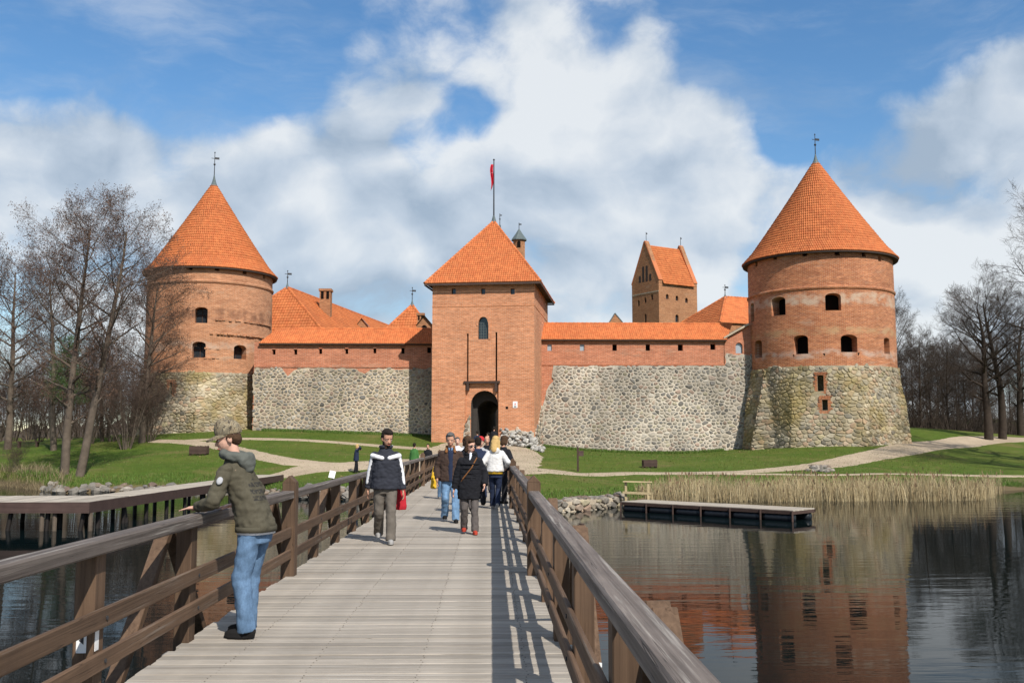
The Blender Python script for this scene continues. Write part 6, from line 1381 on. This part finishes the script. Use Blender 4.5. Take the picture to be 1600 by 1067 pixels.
# --- walking man in the striped jacket
def striped(T, q_):
    N, SH, K, tor, he = q_['N'], q_['SH'], q_['K'], q_['tor'], q_['he']; st = MB()
    for i, sg in enumerate((-1, 1)):
        e, w_ = K[i][3], K[i][4]; s_ = SH[i]; o = Vector((sg * .8, .75, 0)); a, b = s_ + o * .046 + Vector((0, 0, -.005)), s_.lerp(e, .95) + o * .046; caps(st, a, b, .034, .032, n=12); caps(st, b, e.lerp(w_, .6) + o * .04, .032, .026, n=12)
        z = N.z - .115; caps(st, tor(z) + Vector((sg * .055, .118, -.005)), tor(z) + Vector((sg * .15, .102, .02)), .034, .036, n=12); caps(st, tor(z) + Vector((sg * .15, .098, .02)), SH[i] + Vector((sg * .04, .05, .0)), .036, .04, n=12)
    fuse(st, 'white_stripes', 'stripe_white', T, .012, 1)
    c = MB(); pts = [N + Vector((math.cos(a) * .085, math.sin(a) * .085, .055)) for a in np.linspace(-4.3, 1.15, 10)]
    for a, b in zip(pts, pts[1:]): caps(c, a, b, .028, .028)
    fuse(c, 'collar', 'charcoal', T, .011, 1); h = MB(); h.ell(N + Vector((0, -.115, .03)), (.10, .05, .075), 12); caps(h, N + Vector((-.1, -.02, .07)), N + Vector((-.06, .06, .05)), .016, .014); fuse(h, 'hood', 'light_grey', T, .012, 1)
    b = MB(); he(b, (0, .06, .02), (.04, .036, .026), 12); he(b, (0, .084, .052), (.03, .013, .007), 10)
    for sg in (-1, 1): he(b, (sg * .052, .02, .045), (.012, .035, .035), 10)
    fuse(b, 'beard', 'hair_dark', T, .008, 1)
    MB().span((-.004, .14, .95), (.004, .163, 1.36)).build('zip', 'black_cloth', T)
person('walking man with dark hair and beard in charcoal jacket with white stripes', (-1.66, 15.9, 0), R(186), 1.77, pelvis=(0, .02, -.015), lean=(0, .05), feet=((-.09, .20, 0), (.10, -.26, .07)), hands=((-.27, .06, .80), (.27, -.06, .80)), head=(R(24), R(-22)), jacket='charcoal', trousers='taupe', shoes='grey_shoe', coat=.83, wide=1.04, leg=1.06, bulk=.024, vox=.011, extras=striped, seed=8, wrinkle=.02)
bg = thing('red_bag', 'red bag hanging beside the walking man in the striped jacket', 'bag', wpos(627, 16.1, .50)); m_ = MB(); x, y, z = wpos(627, 16.1, .50); loft(m_, [((x, y, z), .085, .05), ((x, y, z + .05), .10, .06), ((x, y, z + .25), .085, .05), ((x, y, z + .36), .05, .03)]); o = fuse(m_, 'bag_body', 'red_bag', None, .012, 2, .01, 3); o.data.transform(Matrix.Translation((-x, -y, -z))); o.parent = bg
m_ = MB(); m_.tube([(-.04, 0, .34), (-.03, 0, .42), (0, 0, .45), (.03, 0, .42), (.04, 0, .34)], .009, 6); m_.build('strap', 'red_bag', bg, org=(0, 0, 0))
# --- couple walking towards the camera
def brownman(T, q_):
    N, tor = q_['N'], q_['tor']; c = MB()
    for sg in (-1, 1): caps(c, N + Vector((sg * .07, .0, .04)), N + Vector((sg * .085, .10, -.05)), .028, .03); 
    caps(c, N + Vector((-.07, -.05, .05)), N + Vector((.07, -.05, .05)), .03, .03); fuse(c, 'collar', 'rust_collar', T, .011, 1)
    m_ = MB(); loft(m_, [((tor(.80).x, .115 + tor(.8).y, .80), .05, .06), ((tor(1.1).x, .12 + tor(1.1).y, 1.1), .052, .05), ((N.x, N.y + .085, N.z - .05), .06, .05), ((N.x, N.y + .05, N.z + .03), .04, .04)]); fuse(m_, 'sweater', 'navy', T, .012, 1)
    m_ = MB(); caps(m_, N + Vector((-.03, .085, .02)), N + Vector((-.005, .115, -.08)), .018, .015); caps(m_, N + Vector((.03, .085, .02)), N + Vector((.005, .115, -.08)), .018, .015); fuse(m_, 'shirt_collar', 'denim_light', T, .01, 1)
person('grey-haired man in open brown jacket and jeans walking towards the camera', (-.80, 19.9, 0), R(184), 1.75, pelvis=(0, 0, -.02), feet=((-.11, .18, 0), (.10, -.20, .05)), hands=((-.26, .10, .86), (.26, .08, .84)), head=(R(-6), R(-16)), jacket='brown_leather', trousers='denim_light', hair='hair_grey', coat=.80, wide=1.05, bulk=.026, leg=1.05, extras=brownman, seed=12, wrinkle=.02)
def coatlady(T, q_):
    N, P, tor, HP, he = q_['N'], q_['P'], q_['tor'], q_['HP'], q_['he']; g = MB()
    for sg in (-1, 1): he(g, (sg * .033, .084, .103), (.029, .012, .019), 12)
    caps(g, HP(-.075, .03, .106), HP(-.05, .08, .106), .006, .006, n=6); caps(g, HP(.075, .03, .106), HP(.05, .08, .106), .006, .006, n=6); caps(g, HP(-.02, .092, .106), HP(.02, .092, .106), .005, .005, n=6); g.build('sunglasses', 'lens_black', T, smooth=True)
    c = MB(); pts = [N + Vector((math.cos(a) * .085, math.sin(a) * .08, .045)) for a in np.linspace(-4.2, 1.0, 10)]
    for a, b in zip(pts, pts[1:]): caps(c, a, b, .034, .034)
    fuse(c, 'collar', 'black_cloth', T, .012, 1); s_ = MB(); caps(s_, N + Vector((-.02, .07, .05)), N + Vector((0, .10, -.06)), .035, .016); fuse(s_, 'scarf', 'tee_white', T, .011, 1)
    qd = MB()
    for z in np.arange(.70, 1.34, .085): f = tor(z); qd.tube([(f.x + .2 * math.cos(a) * 1.02, f.y + .165 * math.sin(a), z) for a in np.linspace(0, 2 * math.pi, 25)], .017, 6)
    fuse(qd, 'quilting', 'black_cloth', T, .013, 2); st = MB(); st.tube([N + Vector((-.13, .10, -.02)), tor(1.22) + Vector((-.03, .175, 0)), tor(1.02) + Vector((.13, .16, 0)), tor(.88) + Vector((.2, .05, 0))], .012, 6); st.build('bag_strap', 'rust_collar', T)
person('woman in black quilted coat, sunglasses and red shoes walking towards the camera', (-.36, 17.45, 0), R(180), 1.62, pelvis=(0, 0, -.015), feet=((-.10, .17, 0, -.1), (.11, -.12, .03)), hands=((-.27, .16, .90), (.30, .03, .80)), head=(R(38), R(-4)), jacket='black_cloth', trousers='grey_trouser', shoes='red_shoe', hair='hair_brown', style='bob', skin='skin_pale', coat=.64, bulk=.036, wide=1.0, leg=.95, extras=coatlady, seed=15, wrinkle=.02)
def blonde(T, q_):
    tor = q_['tor']; y = MB(); loft(y, [(tor(.84), .182, .142), (tor(.93), .18, .14)]); y.build('yellow_hem', 'yellow_cloth', T, smooth=True)
    h = MB(); h.ell(q_['N'] + Vector((0, -.11, -.02)), (.12, .055, .09), 12); fuse(h, 'hood', 'white_jacket', T, .012, 2)
person('blonde woman seen from behind in white jacket with yellow hem and dark jeans', (.11, 23.6, 0), R(-4), 1.70, pelvis=(0, 0, -.02), feet=((-.08, .22, 0), (.06, -.16, .05)), hands=((-.24, .15, 1.0), (.26, .12, 1.0)), head=(R(-8), R(-4)), jacket='white_jacket', trousers='navy', shoes='grey_shoe', hair='hair_blonde', style='long', coat=.90, leg=.9, bulk=.026, wide=.98, extras=blonde, seed=18)
BK = dict(vox=.015, fingers=False, wrinkle=.012)
person('dark-haired person in black jacket leaning against the right railing, from behind', (.26, 25.6, 0), R(-35), 1.70, lean=(0, .10), hands=((-.2, .25, 1.02), (.24, .28, 1.04)), head=(R(-10), R(-14)), jacket='black_cloth', trousers='black_cloth', hair='hair_brown', style='bob', seed=21, bulk=.03, **BK)
person('woman with bright red hair in light grey jacket behind the couple', (-.28, 27.5, 0), R(186), 1.67, feet=((-.1, .18), (.1, -.18, .04)), jacket='light_grey', trousers='navy', hair='hair_red', style='bushy', skin='skin_pale', seed=22, bulk=.03, **BK)
person('bald man in dark jacket behind the woman with red hair', (-.12, 31.2, 0), R(182), 1.72, feet=((-.1, .18), (.1, -.18, .04)), jacket='black_cloth', trousers='grey_trouser', hair='hair_grey', style='cap', seed=23, **BK)
person('dark-haired person in black seen between the couple, walking away', (-.52, 22.3, 0), R(4), 1.68, feet=((-.1, .2), (.1, -.2, .05)), jacket='black_cloth', trousers='grey_trouser', hair='hair_brown', style='bob', seed=24, bulk=.03, **BK)
person('person in navy jacket with grey bag behind the woman in sunglasses', (-.30, 24.4, 0), R(10), 1.66, feet=((-.1, .2), (.1, -.2, .05)), jacket='navy', trousers='black_cloth', hair='hair_dark', style='short', seed=25, bulk=.03, **BK)
person('pink-faced woman in white top coming onto the bridge beside another', (-1.10, 33.0, 0), R(184), 1.68, feet=((-.1, .2), (.1, -.2, .05)), jacket='tee_white', trousers='denim', hair='hair_grey', skin='skin_pale', seed=26, **BK)
person('person in pale grey coat following the pink-faced woman on the bridge', (-.92, 35.4, 0), R(180), 1.66, feet=((-.1, .2), (.1, -.2, .05)), jacket='light_grey', trousers='navy', hair='hair_grey', skin='skin_pale', seed=27, **BK)
person('child in blue jeans half hidden behind the man in brown jacket', (-1.32, 27.6, 0), R(10), 1.25, feet=((-.1, .2), (.1, -.2, .05)), jacket='navy', trousers='denim', shoes='grey_shoe', hair='hair_brown', seed=28, **BK)
yb = thing('yellow_bag', 'yellow carrier bag beside the child near the left railing', 'bag', wpos(678, 28.4, .25)); m_ = MB(); loft(m_, [((0, 0, 0), .07, .05), ((0, 0, .05), .09, .055), ((0, 0, .36), .06, .04), ((0, 0, .46), .03, .03)]); fuse(m_, 'bag_body', 'yellow_cloth', yb, .015, 2, .02, 3); m_ = MB(); m_.tube([(-.04, 0, .44), (0, 0, .62), (.04, 0, .44)], .01, 6); m_.build('strap', 'yellow_cloth', yb, org=(0, 0, 0))
def gpos(px, Y): x = at(px, 690, Y).x; return (x, Y, gz(x, Y) + .03)
person('person in green jacket on the path beyond the left railing', gpos(647, 53), R(-20), 1.72, jacket='green_cloth', trousers='navy', hair='hair_dark', seed=30, **BK)
person('dark-haired person in black jacket on the path right of the one in green', gpos(669, 52), R(170), 1.60, jacket='black_cloth', trousers='black_cloth', hair='hair_dark', seed=31, bulk=.03, **BK)
def camlady(T, q_):
    w = (q_['K'][0][4] + q_['K'][1][4]) / 2; MB().box(w + Vector((0, .04, .06)), (.12, .06, .08)).build('camera', 'lens_black', T); b = MB(); loft(b, [((-.22, -.02, .72), .05, .13), ((-.22, -.02, .95), .045, .11)]); fuse(b, 'shoulder_bag', 'black_cloth', T, .016, 1)
person('woman in dark coat raising a camera on the path at the left', gpos(557, 60.5), R(-72), 1.66, feet=((-.1, .1), (.1, -.1)), hands=((-.10, .26, 1.44), (.10, .26, 1.44)), jacket='navy', trousers='black_cloth', hair='hair_blonde', style='bob', skin='skin_pale', coat=.72, extras=camlady, seed=32, bulk=.025, **BK)
person('person in dark navy jacket entering the gate at the left of the arch', gpos(746, 67), R(8), 1.74, feet=((-.1, .2), (.1, -.2, .05)), jacket='navy', trousers='black_cloth', hair='hair_dark', seed=33, **BK)
person('tall person in black standing at the right of the gate arch', gpos(772, 73), R(0), 1.80, feet=((-.1, .2), (.1, -.2, .05)), jacket='black_cloth', trousers='black_cloth', hair='hair_dark', seed=34, bulk=.035, coat=.7, **BK)
person('person in black looking sideways before the gate arch', gpos(764, 66), R(60), 1.66, jacket='black_cloth', trousers='grey_trouser', hair='hair_dark', skin='skin_pale', seed=35, **BK)
person('tiny person in red jacket among the bushes at the far left', gpos(157, 92), R(90), 1.7, jacket='red_jacket', trousers='navy', hair='hair_brown', seed=36, vox=.02, fingers=False)
